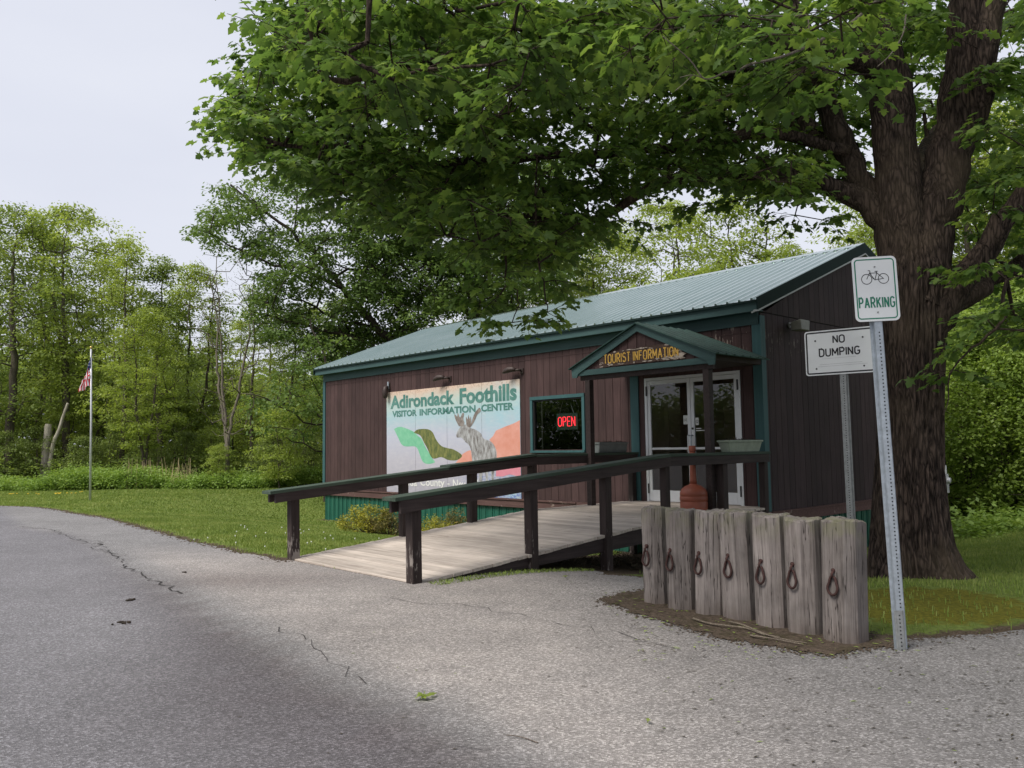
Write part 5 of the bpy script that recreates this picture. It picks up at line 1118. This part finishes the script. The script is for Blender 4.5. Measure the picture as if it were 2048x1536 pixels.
# ------------------------------------------------------------------ hitching bollards
def bollard_mesh(seed):
    r = np.random.default_rng(seed); n = 40; H = .86 + r.uniform(-.01, .02); zl = list(np.linspace(-.15, H - .03, 26)) + [H - .012, H]
    ww = .135 * r.uniform(.93, 1.05); ch = r.uniform(.04, .07); ph = r.uniform(0, 6.28, 6); vs = []; fs = []
    for iz, z in enumerate(zl):
        for k in range(n):
            th = 2 * math.pi * k / n; c, s = math.cos(th), math.sin(th)
            m = max(abs(c), abs(s)); o8 = ww / m; diag = (2 * ww - ch * 1.5) / (abs(c) + abs(s)); rr = min(o8, diag)
            rr = rr * (1 + .010 * math.sin(3 * th + ph[0] + z * 2)) - .0022 * abs(math.sin(9 * th + ph[2] + 1.2 * math.sin(z * 3 + ph[3])))
            if iz == len(zl) - 1: rr -= .018
            zz = z + (r.uniform(-.006, .006) if iz >= len(zl) - 2 else 0) + (.010 * math.sin(2 * th + ph[5]) if iz >= len(zl) - 2 else 0)
            vs.append((c * rr, s * rr, zz))
    for i in range(len(zl) - 1):
        for k in range(n): k2 = (k + 1) % n; fs.append((i * n + k, i * n + k2, (i + 1) * n + k2, (i + 1) * n + k))
    b = len(vs); vs.append((0, 0, H - .006)); t0 = (len(zl) - 1) * n
    for k in range(n): fs.append((t0 + k, t0 + (k + 1) % n, b))
    return MB().add(vs, fs).mesh('timber', M['timber'], False)
bpos = [(1.24, 7.30), (1.40, 7.03), (1.585, 6.80), (1.79, 6.60), (1.965, 6.31), (2.125, 6.07), (2.30, 5.80)]
blab = ['farthest timber bollard of the row, partly hidden, nearest the ramp', 'second timber bollard from the ramp, with a small knot below its top', 'third timber bollard from the ramp, pale with ring set high', 'fourth timber bollard in the row, darkest and most lichened', 'fifth timber bollard, pale with a crack under its ring', 'sixth timber bollard with a long split below the ring', 'nearest and largest timber bollard, beside the leaning sign post']
rvec = Vector((bpos[-1][0] - bpos[0][0], bpos[-1][1] - bpos[0][1])).normalized()
# the flat faces look to the front left
for i, (bx_, by_) in enumerate(bpos):
    a_ = math.atan2(rvec.y, rvec.x) + random.uniform(-.05, .05)
    t = thing('hitching_bollard', blab[i], 'bollard', (bx_ + .05, by_ + .12, gz(bx_, by_)), a_, 'row of timber hitching bollards'); t.scale = (1.0, 1.0, (1.0 + .015 * math.sin(i * 3))); t.rotation_euler[0] = random.uniform(-.015, .015); t.rotation_euler[1] = random.uniform(-.02, .02)
    o = link_mesh('timber', bollard_mesh(60 + i), t)
    zc = .43; mb = MB(); yo = -.150; P = []
    for k in range(19):
        th = R_(90 + 18 + (360 - 36) * k / 18); P.append((math.cos(th) * .040 * (1.0 if math.sin(th) < .3 else .75), yo - .006 * (math.sin(th) < 0), zc - .02 + math.sin(th) * (.058 if math.sin(th) < 0 else .075)))
    mb.tube(P, .0095, 8); mb.tube([(0, -.11, zc + .075), (.0, yo + .004, zc + .085), (0, yo - .012, zc + .07), (0, yo - .006, zc + .045)], .009, 8); mb.tube([(0, -.12, zc + .092), (0, yo + .002, zc + .096)], .014, 8)
    mb.build('iron_ring', M['rust'], t, True)
# ------------------------------------------------------------------ sign posts
def rounded(w_, h_, r, n=6):
    o = []
    for cx, cz, a0 in [(w_ / 2 - r, h_ / 2 - r, 0), (-w_ / 2 + r, h_ / 2 - r, 90), (-w_ / 2 + r, -h_ / 2 + r, 180), (w_ / 2 - r, -h_ / 2 + r, 270)]: o += arc(cx, cz, r, r, a0, a0 + 90, n)
    return o
def ring(mb, w_, h_, r, wd, y):
    a = rounded(w_, h_, r); b = rounded(w_ - 2 * wd, h_ - 2 * wd, max(.002, r - wd)); n = len(a)
    mb.add([(p[0], y, p[1]) for p in a] + [(p[0], y, p[1]) for p in b], [(i, (i + 1) % n, n + (i + 1) % n, n + i) for i in range(n)])
def u_post(mb, x, y, z0, z1, wd=.075, dep=.035):
    t = .004     # a hat-section channel, its back towards the viewer, holes down the middle as dark pits
    mb.box(x - wd * .24, x + wd * .24, y, y + t, z0, z1); mb.box(x - wd * .24 - t, x - wd * .24 - .0002, y + .0, y + dep, z0, z1); mb.box(x + wd * .24 + .0002, x + wd * .24 + t, y, y + dep, z0, z1)
    mb.box(x - wd / 2, x - wd * .24 - t - .0002, y + dep - t, y + dep, z0, z1); mb.box(x + wd * .24 + t + .0002, x + wd / 2, y + dep - t, y + dep, z0, z1)
def holes(mb, x, y, z0, z1):
    z = z0
    while z < z1: mb.prism_xz(arc(x, z, .0055, .0055, 0, 315, 7), y - .0012, y - .0002); z += .0254
# bike parking
bt = thing('bike_parking_sign', 'white and green bike PARKING sign on a leaning galvanised post', 'sign', (2.615, 5.62, gz(2.615, 5.62)), R_(-3)); bt.rotation_euler = (R_(0), R_(-1.55), R_(-4))
mb = MB(); u_post(mb, 0, 0, -.25, 2.66, .088, .04); mb.build('post', M['galv'], bt)
mb = MB(); u_post(mb, -.012, -.012, -.2, .28, .062, .01); mb.build('post_stub', M['galv_dark'], bt)
mb = MB(); holes(mb, .004, 0, .3, 2.2); holes(mb, -.012, -.012, 0.02, .27); mb.build('post_hole', M['black'], bt)
SW, SH, SZ = .303, .455, 2.485
mb = MB(); mb.prism_xz([(p[0], p[1] + SZ) for p in rounded(SW, SH, .035)], -.008, -.005); mb.build('sign_face', M['sign_white'], bt)
g = MB(); ring(g, SW - .030, SH - .030, .026, .0085, 0); mb = MB(); mb.add([(v[0], -.0088, v[2] + SZ) for v in g.v], g.f); mb.build('border', M['sign_green'], bt)
mb = MB(); stroke_text(mb, 'PARKING', -.124, .124, SZ - .137, SZ - .056, .0105, -.0090, gap=.30); mb.build('lettering', M['sign_green'], bt)
mb = MB(); bz = SZ + .07; yb = -.0090
for cx in (-.057, .057): ribbon2(mb, arc(cx, bz, .035, .035, 0, 360, 24), .0048, yb)
k_ = .0002
for i, pl in enumerate([[(-.057, bz), (-.033, bz + .048), (-.012, bz + .000), ], [(-.036, bz + .042), (.014, bz + .042), (-.002, bz - .006), (-.034, bz + .040)], [(.014, bz + .042), (.057, bz), (-.002, bz - .006)], [(-.030, bz + .050), (-.034, bz + .060), (-.046, bz + .060)], [(.010, bz + .047), (.012, bz + .052)], [(.0, bz + .053), (.022, bz + .053)], [(.014, bz + .042), (.010, bz + .050)]]):
    ribbon2(mb, pl, .0044, yb - .0003 * (i + 1))
mb.build('bicycle_symbol', M['sign_black'], bt)
mb = MB(); 
for zz in (SZ + .155, SZ - .165): mb.prism_xz(arc(.002, zz, .006, .006, 0, 330, 11), -.013, -.0082)
mb.build('bolt', M['galv_dark'], bt)
# no dumping
nx_, ny_ = at(1697, 1045, 8.4).x, 8.4; nd = thing('no_dumping_sign', 'white NO DUMPING sign with black border on a galvanised post behind the bollards', 'sign', (nx_, ny_, gz(nx_, ny_)), 0); nd.rotation_euler = (0, R_(-.3), R_(-35))
gz_ = gz(nx_, ny_); z0s = at(1682, 703, 8.4).z - gz_
mb = MB(); u_post(mb, .025, .0, -.2, z0s + .18, .085, .035); mb.build('post', M['galv_dark'], nd)
mb = MB(); holes(mb, .025, 0, .1, z0s - .26); mb.build('post_hole', M['black'], nd)
SW, SH = .69, .47
mb = MB(); mb.prism_xz([(p[0], p[1] + z0s) for p in rounded(SW, SH, .03)], -.010, -.006); mb.build('sign_face', M['sign_white'], nd)
g = MB(); ring(g, SW - .026, SH - .026, .022, .015, 0); mb = MB(); mb.add([(v[0], -.0112, v[2] + z0s) for v in g.v], g.f); mb.build('border', M['sign_black'], nd)
mb = MB(); stroke_text(mb, 'NO', -.062, .062, z0s + .088, z0s + .178, .014, -.0115, gap=.22); stroke_text(mb, 'DUMPING', -.205, .205, z0s - .045, z0s + .047, .014, -.0115, gap=.24); mb.build('lettering', M['sign_black'], nd)
mb = MB()
for k, (a, b, zz) in enumerate([(-.18, .16, -.065), (-.22, .27, -.145), (-.2, .22, -.125)]): ribbon2(mb, [(a, z0s + zz), (b, z0s + zz + .004)], .0022, -.0114 - .0002 * k)
mb.build('scratch', M['sign_line'], nd)
mb = MB()
for a, b in ((-.235, .13), (.235, .13), (-.235, -.165), (.235, -.165)): mb.prism_xz(arc(a, z0s + b, .009, .009, 0, 330, 11), -.015, -.0102)
mb.build('bolt', M['black'], nd)
# ------------------------------------------------------------------ flagpole and flag
fx, fy = -12.8, 24.8; fp = thing('flagpole', 'thin white flagpole standing in the lawn', 'flagpole', (fx, fy, gz(fx, fy)))
mb = MB(); mb.tube([(0, 0, -.1), (-.03, 0, 2.4), (-.09, 0, 4.62)], [.035, .030, .024], 12); mb.build('pole', M['pole'], fp, True)
mb = MB(); mb.lathe([(.005, 4.62), (.03, 4.635), (.042, 4.665), (.03, 4.70), (.006, 4.71)], 12, (-.09, 0)); mb.build('finial', M['gold'], fp, True)
flg = thing('american_flag', 'united states flag hanging limp in folds down its pole', 'flag', (fx, fy, gz(fx, fy)))
NS, NTt = 40, 39; P = np.zeros((NS + 1, NTt + 1, 3)); zt0 = 4.58
for i in range(NS + 1):
    for j in range(NTt + 1):
        s_ = i / NS; t_ = j / NTt        # s along the fly, t down the hoist
        fall = s_ * 1.08; x = -.075 + .035 * (1 - s_) - (.05 + .38 * (.30 + .7 * s_) * (t_ ** .9)) * (.35 + .65 * min(1, s_ * 3)) + .05 * s_
        z = zt0 - fall * 1.02 - t_ * (.78 * (1 - s_) ** 1.5 + .20) + .03 * math.sin(t_ * 9)
        yy = -.04 + .05 * math.sin(t_ * 13 + s_ * 2) * (.3 + s_ * .7); P[i, j] = (x + .012 * math.sin(s_ * 20), yy, z)
vs = P.reshape(-1, 3); fs = []; mi = []
for i in range(NS):
    for j in range(NTt):
        fs.append((i * (NTt + 1) + j, (i + 1) * (NTt + 1) + j, (i + 1) * (NTt + 1) + j + 1, i * (NTt + 1) + j + 1)); st = j // 3
        if i < NS * .42 and st < 7: mi.append(1 if (i % 3 == 1 and (j + (i // 3) % 2 * 2) % 4 == 1) else 2)
        else: mi.append(0 if st % 2 == 0 else 1)
mb = MB(); mb.add([tuple(v) for v in vs], fs); mb.m = mi; mb.build('cloth', [M['flag_red'], M['flag_white'], M['flag_blue']], flg, True)
# ------------------------------------------------------------------ dead snag in the wood edge
sg = at(90, 955, 36.5); sn = thing('dead_snag', 'bleached broken dead trunk with a slanting limb at the wood edge', 'tree', (sg.x, sg.y, gz(sg.x, sg.y)))
o_ = Vector(sn.location); g1 = [tuple(at(a, b, 36.5) - o_) for a, b in [(87, 965), (90, 930), (93, 890), (96, 858), (97, 848)]]
mb = MB(); mb.tube(catmull(g1, 5), list(np.linspace(.20, .13, 21)), 12, True, 0, lambda i, th, r: .012 * math.sin(5 * th + i)); mb.build('trunk', M['snag'], sn, True)
g2 = [tuple(at(a, b, 36.3) - o_) for a, b in [(98, 945), (106, 890), (118, 860), (128, 828), (136, 806)]]
mb = MB(); mb.tube(catmull(g2, 5), list(np.linspace(.10, .05, 21)), 10, True, 0, lambda i, th, r: .006 * math.sin(4 * th + i)); mb.build('limb', M['snag'], sn, True)
# ------------------------------------------------------------------ ground vegetation
def scatter(name, label, n, region, hfun, mat_, kind='stuff', w0=.006, cols=None, bend=.5, seed=1, dens=None, cat=None):
    r = np.random.default_rng(seed); x0, x1, y0, y1 = region; xs_, ys_ = [], []
    while len(xs_) < n:
        k = n * 2; a = r.uniform(x0, x1, k); b = r.uniform(y0, y1, k); m = dens(a, b, r); xs_ += list(a[m]); ys_ += list(b[m])
    x = np.array(xs_[:n]); y = np.array(ys_[:n]); z = hgt(x, y); h = hfun(r, n); th = r.uniform(0, 6.28, n); dx, dy = np.cos(th), np.sin(th); lt = r.uniform(0, 6.28, n); lb = h * bend * r.uniform(0, 1, n)
    w_ = w0 * (1 + (y / 14)) * r.uniform(.7, 1.3, n)
    a = np.stack([x - dx * w_, y - dy * w_, z - .01], 1); b = np.stack([x + dx * w_, y + dy * w_, z - .01], 1)
    m1_ = np.stack([x + np.cos(lt) * lb * .35, y + np.sin(lt) * lb * .35, z + h * .6], 1); c = np.stack([x + np.cos(lt) * lb, y + np.sin(lt) * lb, z + h], 1)
    V = np.stack([a, b, m1_ + np.stack([dx, dy, 0 * dx], 1) * w_[:, None] * .7, m1_ - np.stack([dx, dy, 0 * dx], 1) * w_[:, None] * .7, c], 1).reshape(-1, 3); o = np.arange(n)[:, None] * 5
    F = np.concatenate([o + np.array([0, 1, 2]), o + np.array([0, 2, 3]), o + np.array([3, 2, 4])], 1).reshape(-1, 3)
    ob = link_mesh(name, np_mesh(name, V, F, mat_)); return tag(ob, label, cat or 'grass', kind=kind)
def lawn_d(a, b, r, edge=.12):
    inA = poly_in(a, b, ASPH); u = (a - RX) * WX + (b - RY) * WY; n_ = (a - RX) * NX + (b - RY) * NY
    bl = (u > -.1) & (u < BL + .1) & (n_ < .12) & (n_ > -BD - .1); rpm = (u > -.3) & (u < 2.95) & (n_ < 7.1) & (n_ > -.1); dT = np.hypot(a - 4.35, b - 8.9) < .65
    dd, _, _ = seg_near(a, b, EDGE_L + EDGE_M + EDGE_R); ok = ~inA & ~bl & ~rpm & ~dT & ((dd > .35) | (r.uniform(0, 1, a.shape) < dd * 1.2))
    ms_ = np.exp(-(((a - 3.5) / 1.0) ** 2 + ((b - 7.2) / .85) ** 2) ** 2) > .4
    return ok & ~(ms_ & (r.uniform(0, 1, a.shape) < .8)) & ~((u > -1.5) & (u < 0) & (n_ > -1) & (n_ < 6) & (r.uniform(0, 1, a.shape) < .7))
scatter('lawn_grass', 'mown green lawn between the road, the hedge and the building', 110000, (-13, 0, 9.5, 20), lambda r, n: r.uniform(.018, .05, n), M['blade'], dens=lambda a, b, r: lawn_d(a, b, r) & (b > 9.5), seed=3, w0=.0035)
scatter('lawn_grass', 'smooth green lawn farther back around the flagpole', 60000, (-24, -3, 19, 32), lambda r, n: r.uniform(.02, .05, n), M['blade'], dens=lawn_d, seed=4, w0=.006)
scatter('lawn_grass', 'shaded lawn and moss right of the maple trunk', 70000, (1.6, 15, 5.8, 19), lambda r, n: r.uniform(.02, .06, n), M['blade'], dens=lawn_d, seed=5, w0=.0035)
scatter('edge_weeds', 'sprigs of yellow-green weed along the ramp edge', 1500, (-1.2, 1.2, 8.0, 10.2), lambda r, n: r.uniform(.015, .05, n), M['litter_g'], dens=lambda a, b, r: (lambda u, n_: (u < -.12) & (u > -.35) & (n_ > 4.6) & (n_ < 7.0) & (r.uniform(0, 1, a.shape) < .8))((a - RX) * WX + (b - RY) * WY, (a - RX) * NX + (b - RY) * NY), seed=6, w0=.004, bend=1.3, cat='weeds')
scatter('edge_weeds', 'moss sprigs on the soil round the bollards', 1300, (.7, 2.7, 5.4, 8.2), lambda r, n: r.uniform(.008, .03, n), M['litter_g'], dens=lambda a, b, r: poly_in(a, b, PATCH) & (np.sin(a * 9) * np.cos(b * 8) > .1), seed=7, w0=.004, bend=1.5, cat='weeds')
def flowers(n, reg, m, name, label, sz, seed, dens):
    r = np.random.default_rng(seed); x0, x1, y0, y1 = reg; X_, Y_ = [], []
    while len(X_) < n: a = r.uniform(x0, x1, n * 2); b = r.uniform(y0, y1, n * 2); k = dens(a, b, r); X_ += list(a[k]); Y_ += list(b[k])
    x = np.array(X_[:n]); y = np.array(Y_[:n]); mb = MB()
    for a, b in zip(x, y): z = gz(a, b); mb.lathe([(.001, z), (sz * .25, z + .03), (sz, z + .04), (sz * .7, z + .05), (.002, z + .055)], 6, (a, b))
    tag(mb.build(name, m), label, 'flowers', kind='stuff')
flowers(34, (-5.5, -1.5, 11, 16), M['clover'], 'clover_flowers', 'white clover heads dotted over the lawn by the ramp', .012, 8, lawn_d)
flowers(22, (-19, -15, 28.2, 29.6), M['dandelion'], 'dandelion_flowers', 'yellow dandelions in front of the weedy hedge', .04, 9, lambda a, b, r: a < 99)
# weedy hedge strip
def foliage(name, label, P_c, per, rad, size, mat_, cat, flat=.5, seed=1, tilt=.8, kind='stuff'):
    r = np.random.default_rng(seed); P, T, N, s_ = disc_leaves(r, P_c, per, rad, size, flat, tilt, -.1); P[:, 2] = np.maximum(P[:, 2], hgt(P[:, 0], P[:, 1]) + .01)
    return tag(link_mesh(name, leaves(name, P, T, N, s_, mat_)), label, cat, kind=kind)
r_ = np.random.default_rng(77); cs = []
hl = [(-34, 32.5), (-25, 31.5), (-18, 31.0), (-12, 30.6), (-7, 30.8), (-4.4, 31.0)]
for k in range(4200):
    t_ = r_.uniform(0, 1); q = np.interp(t_, np.linspace(0, 1, 6), [p[0] for p in hl]); w_ = np.interp(q, [p[0] for p in hl], [p[1] for p in hl]); dd = r_.uniform(0, 2.6); hh = (.50 + .18 * math.sin(q * .7) + .12 * math.sin(q * 2.1)) * (1 if -18 < q < -9 else .85); b = w_ + dd
    cs.append((q, b, gz(q, b) + r_.uniform(.0, 1) ** .5 * hh))
foliage('weed_hedge', 'strip of tall fresh green weeds between the lawn and the woods', cs, 46, .26, .085, M['leaf_hedge'], 'weeds', .5, 78)
cs = [(x, y, gz(x, y) + r_.uniform(0, .5) * (.3 + .7 * r_.uniform())) for x, y in zip(r_.uniform(8.5, 16, 500), r_.uniform(16.5, 21, 500))]
cs = [c for c in cs if not (((c[0] - RX) * WX + (c[1] - RY) * WY) > -.3)]
foliage('weed_patch', 'low broad-leaved weeds in front of the thicket right of the maple', cs, 34, .35, .12, M['leaf_hedge'], 'weeds', .35, 79, .4)
cs = []
for k in range(1500):
    a = r_.uniform(-40, 4); b = r_.uniform(33, 50); cs.append((a, b, gz(a, b) + r_.uniform(.1, 1.3)))
foliage('forest_undergrowth', 'green undergrowth covering the floor of the left woods', cs, 30, .6, .15, M['leaf_mid'], 'undergrowth', .4, 80, .5)
cs = [(r_.uniform(-52, -43), q, gz(-46, q) + (5.2 + .6 * math.sin(q * .5)) * r_.uniform(0, 1)) for q in r_.uniform(-34, 30, 1500)]
foliage('roadside_woods', 'woods across the road, mirrored dark in the window glass', cs, 60, 1.1, .38, M['leaf_dark'], 'woods', .5, 85, .7)
# far woods: one distant mass of foliage beyond everything
cs = []
for k in range(5200):
    a = r_.uniform(-75, 50); b = r_.uniform(60, 78); hh = 7.5 + 1.2 * math.sin(a * .13) + .8 * math.sin(a * .41 + 1); cs.append((a, b, gz(a, b) + hh * r_.uniform(0, 1) ** .7))
foliage('far_woods', 'distant green mass of woods seen between the trunks', cs, 22, 1.5, .62, M['leaf_mid'], 'woods', .5, 81, .7)
r2 = np.random.default_rng(82); mb = MB()
for k in range(60):
    a = r2.uniform(-14.9, -12.3); b = 31 + r2.uniform(0, 1.2); z = gz(a, b); h = r2.uniform(.7, 1.25); mb.tube([(a, b, z), (a + r2.normal(0, .12), b, z + h)], [.012, .004], 3, False)
tag(mb.build('dry_reeds', M['reed']), 'tuft of dry straw-coloured reeds behind the weedy hedge', 'reeds', kind='stuff')
# shrubs by the skirting
def small_shrub(px, py, zz, R, H, mat_, label, n=60, per=60, seed=1, ls=.04):
    d = at(px, py, 10) - Vector((0, 0, CAM_H)); 
    t_ = (zz - CAM_H) / d.z; x, y = d.x * t_, d.y * t_; r = np.random.default_rng(seed); zz = gz(x, y)
    t = thing('low_shrub', label, 'shrub', (x, y, zz)); mb = MB(); cs = []
    for k in range(n):
        th = r.uniform(0, 6.28); q = r.uniform(0, 1) ** .5 * R; h = H * (1 - (q / R) ** 2 * .6) * r.uniform(.35, 1.05); p = (math.cos(th) * q, math.sin(th) * q, h); cs.append(p)
        mb.tube([(p[0] * .2, p[1] * .2, -.03), (p[0] * .6, p[1] * .6, h * .55), p], [.006, .004, .002], 4, False)
    link_mesh('stem', mb.mesh('stem', M['bark_wood']), t); P, T, N, s_ = disc_leaves(r, cs, per, .085, ls, .6, .8, -.4); P[:, 2] = np.maximum(P[:, 2], .01); link_mesh('foliage', leaves('foliage', P, T, N, s_, mat_), t); return t
small_shrub(735, 1066, -.35, .60, .62, M['leaf_gold'], 'golden yellow spreading shrub at the green skirting, left of the near post', 85, 46, 91)
small_shrub(778, 1066, -.35, .48, .56, M['leaf_olive'], 'dark olive shrub behind the first left railing post', 75, 46, 92)
small_shrub(866, 1068, -.38, .46, .50, M['leaf_gold'], 'yellow-green low shrub between the two left railing posts', 60, 46, 93)
small_shrub(908, 1060, -.4, .38, .62, M['leaf_olive'], 'reddish olive shrub with upright twigs by the second left post', 60, 40, 94)
small_shrub(955, 1042, -.42, .25, .55, M['leaf_shrub'], 'thin green weed against the skirting just past the second left post', 26, 30, 95, .04)
small_shrub(632, 1000, -.5, .8, .5, M['leaf_thicket'], 'low green bush at the left corner of the building, behind the lawn', 50, 60, 96, .06)
# dead stalks and mulch under the deck
r2 = np.random.default_rng(99); mb = MB()
for k in range(900):
    u = r2.uniform(.05, 2.6); n_ = r2.uniform(.3, 4.6); x, y, _ = bp(u, n_); z = gz(x, y); th = r2.uniform(0, 6.28); l_ = r2.uniform(.05, .18); mb.tube([(x, y, z + r2.uniform(0, .12)), (x + math.cos(th) * l_, y + math.sin(th) * l_, z + r2.uniform(0, .16))], .004, 3, False)
tag(mb.build('dry_brush', M['litter']), 'dark dry brush under the ramp', 'brush', kind='stuff')
# litter on the pavement
r2 = np.random.default_rng(101); mb = MB(); mg = MB()
def fleck(mb, x, y, l_, wd, th, z=.019):
    dx, dy = math.cos(th), math.sin(th); z = gz(x, y) + z; mb.add([(x - dx * l_, y - dy * l_, z), (x + dy * wd, y - dx * wd, z + .003), (x + dx * l_, y + dy * l_, z + .001), (x - dy * wd, y + dx * wd, z + .002)], [(0, 1, 2, 3)])
for k in range(4200):
    x = r2.uniform(-1.5, 5.5); y = r2.uniform(2.6, 9.3); 
    if k % 6 == 0: x = r2.uniform(.8, 2.7); y = r2.uniform(5.4, 8.0); fleck(mb if r2.uniform() < .6 else mg, x, y, r2.uniform(.008, .03), r2.uniform(.003, .008), r2.uniform(0, 3.1), .028); continue
    if r2.uniform() > (.12 + .88 * max(0, min(1, (x - .2) / 2.2))) or not poly_in(np.array([x]), np.array([y]), ASPH)[0]: continue
    fleck(mb if r2.uniform() < .88 else mg, x, y, r2.uniform(.006, .024), r2.uniform(.002, .007), r2.uniform(-.9, .9))
tag(mb.build('leaf_litter', M['litter']), 'dark specks of leaf litter scattered over the asphalt', 'leaf litter', kind='stuff')
tag(mg.build('fallen_seeds', M['litter_g']), 'small yellow-green maple flowers fallen on the asphalt', 'leaf litter', kind='stuff')
for (x, y, lb, sz) in [(-.53, 4.70, 'yellow-green leaf sprig lying on the asphalt, closest to the viewer', .07), (.66, 4.23, 'tiny pale bud on the asphalt left of the bollards', .03), (.55, 8.97, 'green tuft growing from the asphalt beside the ramp', .06)]:
    t = thing('fallen_sprig', lb, 'leaf', (x, y, gz(x, y) + .018)); r = np.random.default_rng(int(abs(x * 100))); n = 6 if sz > .05 else 3
    th = r.uniform(0, 6.28, n); T = np.stack([np.cos(th), np.sin(th), r.uniform(.0, .35, n)], 1); N = np.stack([r.normal(0, .3, n), r.normal(0, .3, n), np.ones(n)], 1); P = np.stack([r.normal(0, sz * .15, n), r.normal(0, sz * .15, n), np.full(n, .018)], 1)
    link_mesh('leaf', leaves('leaf', P, T, N, sz * r.uniform(.5, .9, n), M['leaf_pale'], MAPLE_V, MAPLE_F), t)
    mb = MB(); mb.tube([(0, 0, .006), (.01, sz * .7, .02), (.0, sz * 1.4, .012)], [.003, .002, .002], 5); mb.build('stem', M['leaf_pale'], t)
for (x, y, lb, s_) in [(-3.65, 7.86, 'small black clump of mud on the road, nearer the ramp', 1.0), (-3.22, 6.85, 'longer black clump of mud on the road, nearer the viewer', 1.6), (-3.83, 9.61, 'black crumb of mud on the road below the railing end', .6)]:
    mb = MB(); r = random.Random(int(s_ * 10))
    for k in range(int(7 * s_)): a, b, q = r.gauss(0, .03) * s_, r.gauss(0, .022) * s_, r.uniform(.008, .02); mb.lathe([(q * .6, .0), (q, q * .4), (q * .7, q * .9), (q * .1, q * 1.1)], 7, (a, b))
    o = mb.build('mud_clump', M['soil']); o.location = (x, y, gz(x, y) + .015); tag(o, lb, 'mud', group='mud clumps on the road')
# crumbs of soil and grit along the ragged edges of the paving
mb = MB(); r2 = np.random.default_rng(131)
def edge_crumbs(pl, n, spread, h, k=1.0):
    for q in range(n):
        i = int(r2.integers(0, len(pl) - 1)); t_ = r2.uniform(); x = pl[i][0] * (1 - t_) + pl[i + 1][0] * t_ + r2.normal(0, spread); y = pl[i][1] * (1 - t_) + pl[i + 1][1] * t_ + r2.normal(0, spread)
        if abs(x) < 16 and 2 < y < 24:
            z = gz(x, y) + h; s_ = r2.uniform(.004, .016) * k; th = r2.uniform(0, 6.28); P = [(x + math.cos(th + a) * s_ * r2.uniform(.6, 1.2), y + math.sin(th + a) * s_ * r2.uniform(.6, 1.2), z) for a in (0, 1.5, 3.1, 4.6)]
            mb.add(P + [(x, y, z + s_ * .5)], [(0, 1, 4), (1, 2, 4), (2, 3, 4), (3, 0, 4)])
edge_crumbs(PATCH, 2200, .045, .020); edge_crumbs(EDGE_L[40:], 4500, .07, .016, 1.6); edge_crumbs(EDGE_R[:120], 3000, .06, .016)
tag(mb.build('edge_grit', M['dirt']), 'brown soil crumbs along the ragged edges of the asphalt', 'grit', kind='stuff')
# roots and sticks by the bollards
def stick(pts, r0, r1, label, name='fallen_stick'):
    P = []; mb = MB(); 
    for x, y, h in catmull3(pts): P.append((x, y, gz(x, y) + .024 + h))
    mb.tube(P, list(np.linspace(r0, r1, len(P))), 8); tag(mb.build(name, M['root'], None, True), label, 'stick')
def catmull3(p): return catmull(p, 5)
stick([(1.42, 6.62, .012), (1.50, 6.42, .014), (1.62, 6.30, .02), (1.74, 6.22, .016), (1.80, 6.05, .012), (1.90, 5.98, .008)], .010, .004, 'long pale curved stick on the soil before the middle bollards')
stick([(1.66, 6.45, .02), (1.72, 6.28, .03), (1.82, 6.02, .015), (1.93, 5.86, .01), (2.02, 5.78, .01)], .008, .004, 'pale forked root crossing the soil in front of the fifth bollard')
stick([(1.70, 6.02, .01), (1.74, 5.95, .018), (1.85, 5.86, .016), (1.98, 5.74, .01)], .009, .004, 'thick pale stick nearest the pavement edge of the soil patch')
stick([(.10, 3.98, -.004), (.02, 4.05, .0), (-.05, 4.08, .0)], .003, .002, 'thin dark twig on the asphalt near the bottom of the picture')
